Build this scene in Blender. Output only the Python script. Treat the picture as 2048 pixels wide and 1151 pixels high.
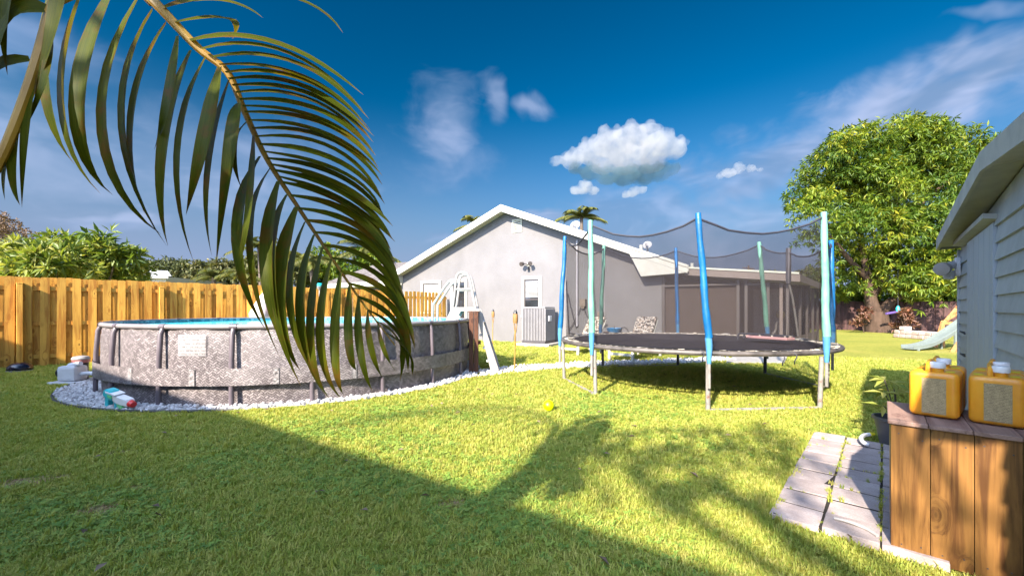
import bpy, math, random
import numpy as np
from mathutils import Vector, Matrix
random.seed(7); RNG = np.random.default_rng(11)
scene = bpy.context.scene
for o in list(bpy.data.objects): bpy.data.objects.remove(o)
COL = scene.collection
R = math.radians

# ---------------------------------------------------------------- camera
F = 800.0; YH = 619.0; H = 1.25          # focal length and horizon in photo pixels, eye height in metres
cam = bpy.data.cameras.new('camera'); camo = bpy.data.objects.new('camera', cam); COL.objects.link(camo)
cam.sensor_width = 36; cam.lens = F/2048*36; cam.shift_y = (YH-575.5)/2048
cam.clip_start = 0.05; cam.clip_end = 6000
camo.location = (0, 0, H); camo.rotation_euler = (R(90), 0, 0)
scene.camera = camo
scene.render.resolution_x = 1024; scene.render.resolution_y = 575
scene.render.engine = 'CYCLES'
try:
    scene.cycles.transparent_max_bounces = 24
    scene.cycles.max_bounces = 6; scene.cycles.diffuse_bounces = 3; scene.cycles.glossy_bounces = 2; scene.cycles.transmission_bounces = 2
    scene.cycles.use_denoising = True
except Exception: pass

# ---------------------------------------------------------------- light and exposure
SUN_AZ = R(211.0); SUN_EL = R(32)         # clockwise from +Y
SUN_DIR = Vector((math.sin(SUN_AZ)*math.cos(SUN_EL), math.cos(SUN_AZ)*math.cos(SUN_EL), math.sin(SUN_EL)))
SKY_STRENGTH = 0.074
sun = bpy.data.lights.new('sun', 'SUN'); sun.energy = 2.7; sun.angle = R(0.9); sun.color = (1.0, 0.90, 0.74)
suno = bpy.data.objects.new('sun', sun); COL.objects.link(suno)
suno.rotation_euler = SUN_DIR.to_track_quat('Z', 'Y').to_euler(); suno.location = (-8, -10, 12)
vs = scene.view_settings
vs.view_transform = 'Standard'; vs.look = 'None'; vs.exposure = 2.72; vs.gamma = 1.0; vs.use_curve_mapping = False

# ---------------------------------------------------------------- node helpers
class NT:
    def __init__(s, tree): s.t = tree; s.n = tree.nodes; s.l = tree.links
    def new(s, typ, **kw):
        nd = s.n.new(typ)
        for k, v in kw.items(): setattr(nd, k, v)
        return nd
    def put(s, sock, v):
        if hasattr(v, 'is_output'): s.l.new(v, sock)
        elif v is not None:
            try: sock.default_value = v
            except Exception:
                try: sock.default_value = (*v, 1.0)
                except Exception: sock.default_value = (v, v, v)
    def math(s, op, a, b=None, c=None, clamp=False):
        m = s.new('ShaderNodeMath', operation=op); m.use_clamp = clamp
        s.put(m.inputs[0], a)
        if b is not None: s.put(m.inputs[1], b)
        if c is not None: s.put(m.inputs[2], c)
        return m.outputs[0]
    def vmath(s, op, a, b=None, out=0):
        m = s.new('ShaderNodeVectorMath', operation=op); s.put(m.inputs[0], a)
        if b is not None:
            if op == 'SCALE': s.put(m.inputs[3], b)
            else: s.put(m.inputs[1], b)
        return m.outputs[out]
    def mix(s, f, a, b, blend='MIX'):
        m = s.new('ShaderNodeMix', data_type='RGBA', blend_type=blend)
        s.put(m.inputs[0], f); s.put(m.inputs[6], a); s.put(m.inputs[7], b); return m.outputs[2]
    def ramp(s, f, stops, interp='LINEAR'):
        r = s.new('ShaderNodeValToRGB'); r.color_ramp.interpolation = interp
        el = r.color_ramp.elements
        while len(el) < len(stops): el.new(0.5)
        for e, (p, c) in zip(el, stops):
            e.position = p; e.color = (*c, 1) if len(c) == 3 else c
        s.put(r.inputs[0], f); return r.outputs[0]
    def noise(s, vec, scale, detail=4, rough=0.55, dist=0.0, out=0):
        n = s.new('ShaderNodeTexNoise'); s.put(n.inputs['Vector'], vec)
        n.inputs['Scale'].default_value = scale; n.inputs['Detail'].default_value = detail
        n.inputs['Roughness'].default_value = rough; n.inputs['Distortion'].default_value = dist
        return n.outputs[out]
    def smooth(s, v, a, b):
        m = s.new('ShaderNodeMapRange', interpolation_type='SMOOTHSTEP'); s.put(m.inputs[0], v)
        m.inputs[1].default_value = a; m.inputs[2].default_value = b; return m.outputs[0]
    def mapping(s, vec, scale=(1,1,1), rot=(0,0,0), loc=(0,0,0)):
        m = s.new('ShaderNodeMapping'); s.put(m.inputs[0], vec)
        m.inputs['Scale'].default_value = scale; m.inputs['Rotation'].default_value = rot; m.inputs['Location'].default_value = loc
        return m.outputs[0]

def srgb(r, g, b):
    f = lambda c: ((c/255+0.055)/1.055)**2.4 if c/255 > 0.04045 else c/255/12.92
    return (f(r), f(g), f(b))

# ---------------------------------------------------------------- world: sky and clouds
world = bpy.data.worlds.new('World'); scene.world = world; world.use_nodes = True
try:
    world.cycles.sampling_method = 'MANUAL'; world.cycles.sample_map_resolution = 256
except Exception: pass
W = NT(world.node_tree); W.n.clear()
sky = W.new('ShaderNodeTexSky', sky_type='NISHITA'); sky.sun_disc = False
sky.sun_elevation = SUN_EL; sky.sun_rotation = SUN_AZ
sky.altitude = 0; sky.air_density = 1.0; sky.dust_density = 6.5; sky.ozone_density = 4.0
dirv = W.new('ShaderNodeTexCoord').outputs['Generated']
sep = W.new('ShaderNodeSeparateXYZ'); W.put(sep.inputs[0], dirv)
dz = sep.outputs[2]
hsv = W.new('ShaderNodeHueSaturation'); hsv.inputs['Saturation'].default_value = 1.6; hsv.inputs['Value'].default_value = 0.75
hsv.inputs['Hue'].default_value = 0.452
W.put(hsv.inputs['Color'], sky.outputs[0])
gm = W.new('ShaderNodeGamma'); W.put(gm.inputs[0], hsv.outputs[0]); gm.inputs[1].default_value = 2.05
skyc = W.vmath('MINIMUM', W.vmath('SCALE', gm.outputs[0], 0.20), (7.0, 7.3, 8.0))   # keeps the glow round the sun from acting as a second sun
sdot = W.math('MAXIMUM', W.vmath('DOT_PRODUCT', dirv, tuple(SUN_DIR), out=1), 0.0)
sun_side_gain = W.math('ADD', 1.0, W.math('MULTIPLY', W.math('POWER', sdot, 1.6), 14.0))  # extra brightness towards the sun, added to haze and cloud to fill the shade
def lit(c): return W.vmath('SCALE', c, sun_side_gain)
# pale lilac haze low round the whole horizon
hz = W.smooth(dz, 0.46, -0.02)
c0 = W.mix(W.math('MULTIPLY', hz, 0.93), skyc, lit((0.80, 1.02, 1.60)))
# thin high cloud veil over the unseen sky beside and behind the viewpoint, on a flat layer overhead
zz = W.math('ADD', W.math('MAXIMUM', dz, 0.0), 0.16)
lay = W.vmath('DIVIDE', dirv, W.new('ShaderNodeCombineXYZ').outputs[0])
cmb = lay.node.inputs[1].links[0].from_node
for i in range(3): W.put(cmb.inputs[i], zz)
n1 = W.noise(W.mapping(lay, scale=(0.55, 0.85, 0.55), rot=(0, 0, 0.5), loc=(3.1, 0.4, 0)), 1.0, 4, 0.55, 0.7)
n2 = W.noise(W.mapping(lay, scale=(0.4, 0.4, 0.4), loc=(7.7, 1.3, 2)), 0.7, 3, 0.5, 0.3)
veil = W.math('MULTIPLY', W.smooth(n1, 0.46, 0.74), W.smooth(n2, 0.40, 0.62))
# single patches of cloud, each a soft region of the sky (direction, half width, half height, tilt)
wob = W.noise(dirv, 5.0, 3, 0.6, 0.4, out=1)
wv = W.vmath('SUBTRACT', wob, (0.5, 0.5, 0.5))
pn = W.noise(W.mapping(dirv, scale=(1, 1, 1.9)), 9.0, 4, 0.6, 0.6)
vw = W.vmath('ADD', dirv, W.vmath('SCALE', wv, 0.16))
def patch(px, py, hw, hh, tilt, gain, wobble=0.16, soft=0.0, fine=0.30):
    d = Vector(((px-1024)/F, 1, (YH-py)/F)).normalized()
    r = Vector((d.y, -d.x, 0)).normalized(); u = r.cross(d)
    r2 = r*math.cos(tilt)+u*math.sin(tilt); u2 = -r*math.sin(tilt)+u*math.cos(tilt)
    k = 1/math.sqrt(1+((px-1024)/F)**2+((YH-py)/F)**2)
    v = vw
    a = W.math('DIVIDE', W.vmath('DOT_PRODUCT', v, tuple(r2), out=1), hw/F*k)
    b = W.math('DIVIDE', W.vmath('DOT_PRODUCT', v, tuple(u2), out=1), hh/F*k)
    q = W.math('ADD', W.math('MULTIPLY', a, a), W.math('MULTIPLY', b, b))
    q = W.math('SQRT', q)
    front = W.math('GREATER_THAN', W.vmath('DOT_PRODUCT', dirv, tuple(d), out=1), 0.0)
    q = W.math('ADD', q, W.math('MULTIPLY', W.math('SUBTRACT', pn, 0.5), fine*4))
    m = W.smooth(q, 1.15, 0.15+soft)
    return W.math('MULTIPLY', W.math('MULTIPLY', m, gain), front)
parts = [patch(1850, 210, 430, 85, 0.20, 0.9), patch(1640, 285, 330, 80, 0.15, 0.75), patch(1980, 130, 260, 60, 0.3, 0.55),
         patch(885, 245, 85, 95, 0.15, 0.55), patch(995, 202, 38, 42, 0.5, 0.5), patch(1085, 222, 50, 26, -0.25, 0.5),
         patch(900, 330, 120, 50, 0.2, 0.25), patch(230, 448, 90, 26, 0.05, 0.75), patch(420, 340, 300, 120, 0.1, 0.55), patch(120, 300, 260, 100, -0.1, 0.45),
         patch(1090, 432, 70, 26, 0.0, 0.75), patch(1250, 450, 300, 70, 0.0, 0.55), patch(1560, 480, 300, 90, 0.0, 0.5),
         patch(900, 490, 60, 16, 0.0, 0.5), patch(1990, 10, 60, 22, 0, 0.4), patch(50, 90, 160, 60, 0.4, 0.3)]
acc = parts[0]
for p in parts[1:]: acc = W.math('MAXIMUM', acc, p)
back = W.smooth(sep.outputs[1], 0.30, 0.05)
allc = W.math('MAXIMUM', acc, W.math('MULTIPLY', W.math('MULTIPLY', veil, back), 0.75), clamp=True)
cbreak = W.noise(W.mapping(dirv, scale=(1, 1, 2.2), loc=(5, 2, 1)), 6.0, 3, 0.6, 0.5)
ccol = lit(W.mix(W.smooth(cbreak, 0.35, 0.7), (0.50, 0.78, 1.30, 1), (1.15, 1.35, 1.95, 1)))
c1 = W.mix(allc, c0, ccol)
bg = W.new('ShaderNodeBackground'); W.put(bg.inputs[0], c1); bg.inputs[1].default_value = SKY_STRENGTH
wo = W.new('ShaderNodeOutputWorld'); W.put(wo.inputs[0], bg.outputs[0])

# ---------------------------------------------------------------- geometry helpers
def tag(o, label=None, cat=None, group=None, kind=None):
    if label: o['label'] = label
    if cat: o['category'] = cat
    if group: o['group'] = group
    if kind: o['kind'] = kind
    return o
BASE = {}
def thing(name, label, cat, loc=(0, 0, 0), group=None, kind=None):
    o = bpy.data.objects.new(name, None); COL.objects.link(o); o.location = loc
    o.empty_display_size = 0.2; BASE[o.name] = Vector(loc)
    return tag(o, label, cat, group, kind)
def link(name, me, parent=None, loc=(0, 0, 0), rot=(0, 0, 0), scale=None):
    o = bpy.data.objects.new(name, me); COL.objects.link(o)
    if parent is not None: o.parent = parent
    o.location = loc; o.rotation_euler = rot
    if scale: o.scale = scale
    return o
def base_of(p):
    v = Vector((0, 0, 0))
    while p is not None:
        v = v + p.location; p = p.parent
    return v
class MB:
    def __init__(s): s.v = []; s.f = []; s.m = []; s.mi = 0; s.uv = {}
    def add(s, vs, fs):
        b = len(s.v); s.v += [tuple(x) for x in vs]
        for f in fs: s.f.append(tuple(i+b for i in f)); s.m.append(s.mi)
        return s
    def box(s, c, size, ax=None, rz=0.0, M=None):
        sx, sy, sz = size[0]/2, size[1]/2, size[2]/2
        vs = [Vector((x*sx, y*sy, z*sz)) for x in (-1, 1) for y in (-1, 1) for z in (-1, 1)]
        if M is None: M = Matrix.Rotation(rz, 3, 'Z')
        vs = [M @ v + Vector(c) for v in vs]
        return s.add(vs, [(0,1,3,2), (4,6,7,5), (0,4,5,1), (2,3,7,6), (0,2,6,4), (1,5,7,3)])
    def bar(s, a, b, w, t, up=(0, 0, 1)):
        a, b = Vector(a), Vector(b); d = (b-a); L = d.length; d.normalize()
        side = d.cross(Vector(up))
        if side.length < 1e-4: side = d.cross(Vector((1, 0, 0)))
        side.normalize(); n = side.cross(d)
        M = Matrix((side, d, n)).transposed()
        return s.box((a+b)/2, (w, L, t), M=M)
    def tube(s, pts, r, n=10, cap=True):
        pts = [Vector(p) for p in pts]; k = len(pts)
        rs = r if isinstance(r, (list, tuple)) else [r]*k
        vs = []; ref = None
        for i, p in enumerate(pts):
            t = (pts[min(i+1, k-1)]-pts[max(i-1, 0)])
            if t.length < 1e-9: t = Vector((0, 0, 1))
            t.normalize()
            if ref is None:
                ref = t.cross(Vector((0, 0, 1)))
                if ref.length < 1e-3: ref = Vector((1, 0, 0))
            ref = (ref-t*ref.dot(t)); ref.normalize(); q = t.cross(ref)
            for j in range(n):
                a = 2*math.pi*j/n; vs.append(p+(ref*math.cos(a)+q*math.sin(a))*rs[i])
        fs = []
        for i in range(k-1):
            for j in range(n):
                a = i*n+j; b = i*n+(j+1) % n; fs.append((a, b, b+n, a+n))
        if cap: fs += [tuple(range(n-1, -1, -1)), tuple(range((k-1)*n, k*n))]
        return s.add(vs, fs)
    def lathe(s, prof, c=(0, 0, 0), n=20, M=None):
        vs = []; c = Vector(c)
        for r, z in prof:
            for j in range(n):
                a = 2*math.pi*j/n; p = Vector((r*math.cos(a), r*math.sin(a), z))
                if M is not None: p = M @ p
                vs.append(p+c)
        fs = []; k = len(prof)
        for i in range(k-1):
            for j in range(n):
                a = i*n+j; b = i*n+(j+1) % n; fs.append((a, b, b+n, a+n))
        fs += [tuple(range(n-1, -1, -1)), tuple(range((k-1)*n, k*n))]
        return s.add(vs, fs)
    def prism(s, poly, off):
        """poly: list of 3D points, extruded by vector off"""
        k = len(poly); off = Vector(off); A = [Vector(p) for p in poly]; B = [p+off for p in A]
        fs = [tuple(range(k-1, -1, -1)), tuple(range(k, 2*k))]
        for i in range(k): j = (i+1) % k; fs.append((i, j, j+k, i+k))
        return s.add(A+B, fs)
    def quad(s, a, b, c, d): return s.add([a, b, c, d], [(0, 1, 2, 3)])
    def mesh(s, name, mats, smooth=False, off=None):
        me = bpy.data.meshes.new(name)
        o = Vector(off) if off is not None else Vector((0, 0, 0))
        me.from_pydata([tuple(Vector(v)-o) for v in s.v], [], s.f)
        for m in (mats if isinstance(mats, (list, tuple)) else [mats]): me.materials.append(m)
        if any(s.m): me.polygons.foreach_set('material_index', s.m)
        if smooth: me.polygons.foreach_set('use_smooth', [True]*len(me.polygons))
        me.validate(); me.update()
        return me
    def build(s, name, mats, parent=None, smooth=False, bevel=0.0, loc=None):
        """vertices are given in world coordinates (or local to loc, when loc is given)"""
        off = base_of(parent)
        me = s.mesh(name, mats, smooth, off if loc is None else None)
        if bevel: bevel_mesh(me, bevel)
        o = link(name, me, parent, (0, 0, 0) if loc is None else tuple(Vector(loc)-off))
        if smooth: autosmooth(me)
        return o
import bmesh
def bevel_mesh(me, w, seg=2):
    bm = bmesh.new(); bm.from_mesh(me); bmesh.ops.remove_doubles(bm, verts=bm.verts, dist=1e-5)
    bmesh.ops.recalc_face_normals(bm, faces=bm.faces)
    bmesh.ops.bevel(bm, geom=[e for e in bm.edges if len(e.link_faces) == 2 and e.calc_face_angle(0) > 0.5], offset=w, segments=seg, affect='EDGES', profile=0.6)
    bm.to_mesh(me); bm.free(); me.update()
def autosmooth(me, ang=0.7):
    try: me.set_sharp_from_angle(angle=ang)
    except Exception: pass
def bez(p0, p1, p2, n):
    p0, p1, p2 = Vector(p0), Vector(p1), Vector(p2)
    return [p0*(1-t)**2+p1*2*t*(1-t)+p2*t*t for t in [i/(n-1) for i in range(n)]]
def spline(pts, n):
    """Catmull-Rom through the points, n samples per span"""
    P = [Vector(p) for p in pts]; P = [2*P[0]-P[1]]+P+[2*P[-1]-P[-2]]; out = []
    for i in range(1, len(P)-2):
        for k in range(n):
            t = k/n; a, b, c, d = P[i-1], P[i], P[i+1], P[i+2]
            out.append(0.5*((2*b)+(c-a)*t+(2*a-5*b+4*c-d)*t*t+(3*b-a-3*c+d)*t**3))
    out.append(P[-2]); return out
def at(x, y, Y):            # a point of the place seen at photo pixel (x, y), Y metres ahead
    return Vector(((x-1024)/F*Y, Y, H+(YH-y)/F*Y))
def gr(x, y, z=0.0):        # the same on the ground
    return at(x, y, F*(H-z)/(y-YH))
E1 = Vector((0.680, 0.733, 0)).normalized(); E2 = Vector((E1.y, -E1.x, 0))   # axes of fences, shed and pavers
HD = Vector((0.869, -0.495, 0)).normalized(); HN = Vector((-HD.y, HD.x, 0))  # along the gable wall, into the house

# ---------------------------------------------------------------- materials
def mat(name, col, rough=0.6, var=0.12, scale=6.0, bump=0.0, bscale=60.0, metal=0.0, spec=0.5, hue=None, stretch=(1, 1, 1), coat=0.0, trans=0.0, rnd=0.0, coords='Object'):
    """principled surface whose colour drifts between two tones by noise, with fine relief and wear"""
    m = bpy.data.materials.new(name); m.use_nodes = True; T = NT(m.node_tree); b = T.n['Principled BSDF']
    co = T.new('ShaderNodeTexCoord').outputs[coords]
    if stretch != (1, 1, 1): co = T.mapping(co, scale=stretch)
    lo = tuple(c*(1-var) for c in col); hi = tuple(min(1, c*(1+var)) for c in (hue or col))
    n = T.noise(co, scale, 6, 0.6, 0.2)
    c = T.ramp(n, [(0.3, lo), (0.7, hi)])
    if rnd:
        oi = T.new('ShaderNodeObjectInfo').outputs['Random']
        c = T.mix(1.0, c, T.ramp(oi, [(0, (1-rnd,)*3), (1, (1+rnd,)*3)]), 'MULTIPLY')
    T.put(b.inputs['Base Color'], c)
    T.put(b.inputs['Roughness'], T.math('ADD', T.math('MULTIPLY', T.noise(co, scale*2.3, 3), 0.24), rough-0.12))
    b.inputs['Metallic'].default_value = metal; b.inputs['Specular IOR Level'].default_value = spec
    b.inputs['Coat Weight'].default_value = coat
    if trans: b.inputs['Transmission Weight'].default_value = trans
    if bump:
        bp = T.new('ShaderNodeBump'); bp.inputs['Strength'].default_value = bump; bp.inputs['Distance'].default_value = 0.01
        T.put(bp.inputs['Height'], T.noise(co, bscale, 5, 0.6)); T.put(b.inputs['Normal'], bp.outputs[0])
    return m
def wood(name, col, dark, axis=2, rough=0.65, knots=True, rnd=0.16, scale=1.0, dirt=0.0):
    """sawn boards: long grain along one axis, knots, each board a little different"""
    m = bpy.data.materials.new(name); m.use_nodes = True; T = NT(m.node_tree); b = T.n['Principled BSDF']
    co = T.new('ShaderNodeTexCoord').outputs['Object']
    oi = T.new('ShaderNodeObjectInfo').outputs['Random']
    sh = T.new('ShaderNodeCombineXYZ'); T.put(sh.inputs[0], T.math('MULTIPLY', oi, 37.0)); T.put(sh.inputs[1], T.math('MULTIPLY', oi, 11.0)); T.put(sh.inputs[2], T.math('MULTIPLY', oi, 23.0))
    co = T.vmath('ADD', co, sh.outputs[0])
    st = [14*scale]*3; st[axis] = 0.9*scale
    k = [5.0*scale]*3; k[axis] = 2.6*scale
    kn = T.new('ShaderNodeTexVoronoi', feature='F1'); T.put(kn.inputs['Vector'], T.mapping(co, scale=tuple(k))); kn.inputs['Scale'].default_value = 1.0
    kd = kn.outputs['Distance']
    warp = T.math('MULTIPLY', T.smooth(kd, 0.42, 0.0), 1.6)
    wv = T.new('ShaderNodeCombineXYZ')
    for i in range(3): T.put(wv.inputs[i], warp)
    g = T.noise(T.vmath('ADD', T.mapping(co, scale=tuple(st)), wv.outputs[0]), 1.0, 6, 0.62, 0.7)
    fine = [90*scale]*3; fine[axis] = 3.0*scale
    g2 = T.noise(T.mapping(co, scale=tuple(fine)), 1.0, 3, 0.5)
    c = T.mix(T.smooth(g, 0.42, 0.66), col, dark)
    c = T.mix(T.math('MULTIPLY', T.smooth(g2, 0.5, 0.75), 0.35), c, dark)
    if knots: c = T.mix(T.math('MULTIPLY', T.smooth(kd, 0.085, 0.03), 0.85), c, tuple(x*0.3 for x in dark))
    big = T.noise(co, 1.6, 3, 0.5)
    c = T.mix(1.0, c, T.ramp(big, [(0.3, (0.82, 0.80, 0.78)), (0.7, (1.12, 1.10, 1.08))]), 'MULTIPLY')
    c = T.mix(1.0, c, T.ramp(oi, [(0, (1-rnd, 1-rnd*1.1, 1-rnd*1.2)), (0.5, (1, 1, 1)), (1, (1+rnd, 1+rnd, 1+rnd))]), 'MULTIPLY')
    if dirt:
        c = T.mix(T.math('MULTIPLY', T.smooth(T.noise(co, 5, 6, 0.7, 0.6), 0.5, 0.75), dirt), c, tuple(x*0.35 for x in dark))
    T.put(b.inputs['Base Color'], c); b.inputs['Roughness'].default_value = rough; b.inputs['Specular IOR Level'].default_value = 0.3
    bp = T.new('ShaderNodeBump'); bp.inputs['Strength'].default_value = 0.35; bp.inputs['Distance'].default_value = 0.004
    T.put(bp.inputs['Height'], T.math('ADD', g, T.math('MULTIPLY', g2, 0.6))); T.put(b.inputs['Normal'], bp.outputs[0])
    return m
def leafmat(name, c1, c2, c3, trans=0.35, rough=0.45, rand='object'):
    """leaves: colour differs leaf by leaf (attribute 'tone') or plant by plant, light passes through"""
    m = bpy.data.materials.new(name); m.use_nodes = True; T = NT(m.node_tree); T.n.clear()
    if rand == 'object': r = T.new('ShaderNodeObjectInfo').outputs['Random']
    else: r = T.new('ShaderNodeAttribute', attribute_name='tone').outputs['Fac']
    c = T.ramp(r, [(0.0, c1), (0.55, c2), (1.0, c3)])
    p = T.new('ShaderNodeBsdfPrincipled'); T.put(p.inputs['Base Color'], c); p.inputs['Roughness'].default_value = rough; p.inputs['Specular IOR Level'].default_value = 0.35
    t = T.new('ShaderNodeBsdfTranslucent'); T.put(t.inputs[0], T.mix(1.0, c, (1.25, 1.2, 0.55, 1), 'MULTIPLY'))
    mx = T.new('ShaderNodeMixShader'); mx.inputs[0].default_value = trans
    T.put(mx.inputs[1], p.outputs[0]); T.put(mx.inputs[2], t.outputs[0])
    o = T.new('ShaderNodeOutputMaterial'); T.put(o.inputs[0], mx.outputs[0])
    return m
M = {}
M['white'] = mat('white_paint', (0.40, 0.385, 0.34), 0.45, 0.08, 3, 0.08, 40)
M['plastic_white'] = mat('white_plastic', (0.27, 0.25, 0.24), 0.45, 0.16, 5)
M['grey_plastic'] = mat('grey_plastic', (0.52, 0.52, 0.55), 0.4, 0.08, 8)
M['cap_white'] = mat('white_cap_plastic', (0.72, 0.71, 0.72), 0.4, 0.05, 8)
M['black'] = mat('black_plastic', (0.012, 0.012, 0.016), 0.3, 0.2, 8)
M['stucco'] = mat('lilac_grey_stucco', (0.147, 0.140, 0.144), 0.85, 0.12, 0.7, 0.9, 22, spec=0.2)
M['soffit'] = mat('painted_soffit', (0.46, 0.45, 0.37), 0.6, 0.06, 2)
M['shingle'] = None
M['dark_glass'] = mat('window_glass', (0.02, 0.022, 0.025), 0.06, 0.3, 2, spec=0.6)
M['bronze'] = mat('dark_bronze_frame', (0.05, 0.04, 0.038), 0.4, 0.1, 6)
M['blind'] = mat('window_blind', (0.28, 0.27, 0.26), 0.6, 0.1, 5)
M['concrete'] = mat('concrete', (0.36, 0.33, 0.30), 0.85, 0.18, 5, 0.4, 50, spec=0.2)
M['ac_grey'] = mat('air_conditioner_grey', (0.20, 0.19, 0.20), 0.45, 0.1, 5)
M['ac_dark'] = mat('air_conditioner_dark', (0.05, 0.045, 0.05), 0.5, 0.2, 9)
M['pole_blue'] = mat('blue_vinyl_sleeve', (0.004, 0.095, 0.26), 0.38, 0.3, 7, 0.6, 20, stretch=(1, 1, 0.5))
M['pole_mint'] = mat('mint_vinyl_sleeve', (0.10, 0.27, 0.205), 0.45, 0.2, 7, 0.9, 16, stretch=(1, 1, 0.5), hue=(0.145, 0.34, 0.25))
M['pole_cyan'] = mat('pale_blue_pole_cap', (0.06, 0.20, 0.38), 0.4, 0.15, 9)
M['mat_black'] = mat('black_jumping_mat', (0.022, 0.019, 0.024), 0.8, 0.25, 1.5, 0.12, 220, spec=0.15)
M['rim'] = mat('worn_grey_rim', (0.05, 0.042, 0.04), 0.55, 0.4, 5, hue=(0.085, 0.072, 0.066))
M['spring'] = mat('rusty_springs', (0.16, 0.07, 0.04), 0.6, 0.6, 16, hue=(0.55, 0.50, 0.42))
M['rope'] = mat('black_net_rope', (0.02, 0.02, 0.03), 0.7, 0.2, 20)
M['steel_dark'] = mat('dark_pole_steel', (0.04, 0.035, 0.04), 0.5, 0.3, 12)
M['pool_post'] = mat('plum_grey_post', (0.105, 0.085, 0.10), 0.38, 0.15, 5)
M['pool_rail'] = mat('pale_top_rail', (0.20, 0.18, 0.19), 0.4, 0.12, 5)
M['liner_in'] = mat('cyan_liner', (0.04, 0.42, 0.52), 0.5, 0.12, 2)
M['gravel'] = mat('white_pebble', (0.45, 0.43, 0.43), 0.7, 0.2, 20, 0.2, 90, rnd=0.22)
M['edging'] = mat('black_edging', (0.03, 0.03, 0.03), 0.6, 0.2, 12)
M['yellow_ball'] = mat('yellow_ball', (0.70, 0.78, 0.0), 0.35, 0.05, 10)
M['jug'] = None
M['label'] = None
M['stone'] = mat('pink_stone_block', (0.42, 0.32, 0.28), 0.8, 0.25, 8, 0.5, 40, rnd=0.2)
M['bark'] = mat('brown_bark', (0.07, 0.045, 0.033), 0.9, 0.4, 7, 0.8, 24, stretch=(1, 1, 0.3), spec=0.2)
M['bark_grey'] = mat('grey_bark', (0.12, 0.095, 0.08), 0.9, 0.3, 7, 0.6, 24, stretch=(1, 1, 0.3), spec=0.2)
M['teal'] = mat('teal_plastic', (0.02, 0.42, 0.47), 0.35, 0.1, 12)
M['green_pl'] = mat('green_plastic', (0.15, 0.52, 0.22), 0.35, 0.1, 12)
M['red_pl'] = mat('red_plastic', (0.65, 0.03, 0.03), 0.35, 0.1, 12)
M['bamboo'] = mat('bamboo_pole', (0.30, 0.16, 0.03), 0.55, 0.2, 14, stretch=(1, 1, 0.4))
M['rattan'] = mat('woven_torch_head', (0.24, 0.12, 0.035), 0.7, 0.45, 70, 0.5, 70)
M['slide'] = mat('pale_green_slide', (0.14, 0.165, 0.155), 0.5, 0.12, 6)
M['umbrella'] = mat('white_umbrella_cloth', (0.62, 0.58, 0.60), 0.8, 0.1, 12)
M['pink'] = mat('pink_plastic', (0.55, 0.30, 0.29), 0.5, 0.12, 7)
M['pinkcloth'] = mat('pink_cloth', (0.45, 0.16, 0.17), 0.8, 0.15, 8)
M['tub_blue'] = mat('blue_tub', (0.02, 0.19, 0.42), 0.35, 0.12, 8)
M['siding'] = mat('blue_grey_siding', (0.34, 0.365, 0.385), 0.65, 0.16, 3.0, 0.35, 40, stretch=(1, 1, 1), rnd=0.04)
M['shed_trim'] = mat('shed_trim_paint', (0.33, 0.33, 0.30), 0.6, 0.18, 4, 0.15, 40)
M['fence'] = wood('golden_cedar', (0.64, 0.345, 0.062), (0.41, 0.17, 0.026), 2)
M['fence_back'] = wood('brown_stained_fence', (0.075, 0.034, 0.034), (0.03, 0.014, 0.014), 2, dirt=0.3, knots=False)
M['crate'] = wood('stained_pine', (0.22, 0.105, 0.028), (0.085, 0.034, 0.009), 2, rough=0.5, rnd=0.08, scale=1.3)
M['crate_top'] = wood('weathered_pine_top', (0.27, 0.175, 0.145), (0.14, 0.08, 0.068), 1, rnd=0.06, scale=1.4)
M['deck_brown'] = wood('brown_post_wood', (0.09, 0.035, 0.018), (0.04, 0.014, 0.008), 2, rnd=0.05)
M['play_wood'] = wood('playset_pine', (0.50, 0.26, 0.10), (0.30, 0.13, 0.05), 2, rnd=0.1)
M['roofwhite'] = mat('white_metal_roof', (0.72, 0.72, 0.74), 0.4, 0.05, 2)
M['wallpale'] = mat('pale_house_wall', (0.5, 0.48, 0.46), 0.8, 0.05, 2)
M['dish'] = mat('grey_dish', (0.22, 0.22, 0.23), 0.4, 0.05, 5)

def shingle():
    m = bpy.data.materials.new('grey_shingles'); m.use_nodes = True; T = NT(m.node_tree); b = T.n['Principled BSDF']
    co = T.new('ShaderNodeTexCoord').outputs['Object']
    uv = T.new('ShaderNodeUVMap').outputs[0]
    br = T.new('ShaderNodeTexBrick'); T.put(br.inputs['Vector'], uv); br.inputs['Scale'].default_value = 1.0
    br.inputs['Brick Width'].default_value = 0.3; br.inputs['Row Height'].default_value = 0.14; br.inputs['Mortar Size'].default_value = 0.006
    br.inputs['Color1'].default_value = (0.16, 0.145, 0.14, 1); br.inputs['Color2'].default_value = (0.10, 0.09, 0.088, 1); br.inputs['Mortar'].default_value = (0.05, 0.045, 0.045, 1)
    c = T.mix(1.0, br.outputs[0], T.ramp(T.noise(co, 3, 6, 0.7), [(0.3, (0.75, 0.75, 0.75)), (0.7, (1.3, 1.25, 1.25))]), 'MULTIPLY')
    T.put(b.inputs['Base Color'], c); b.inputs['Roughness'].default_value = 0.9; b.inputs['Specular IOR Level'].default_value = 0.15
    return m
M['shingle'] = shingle()
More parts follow.
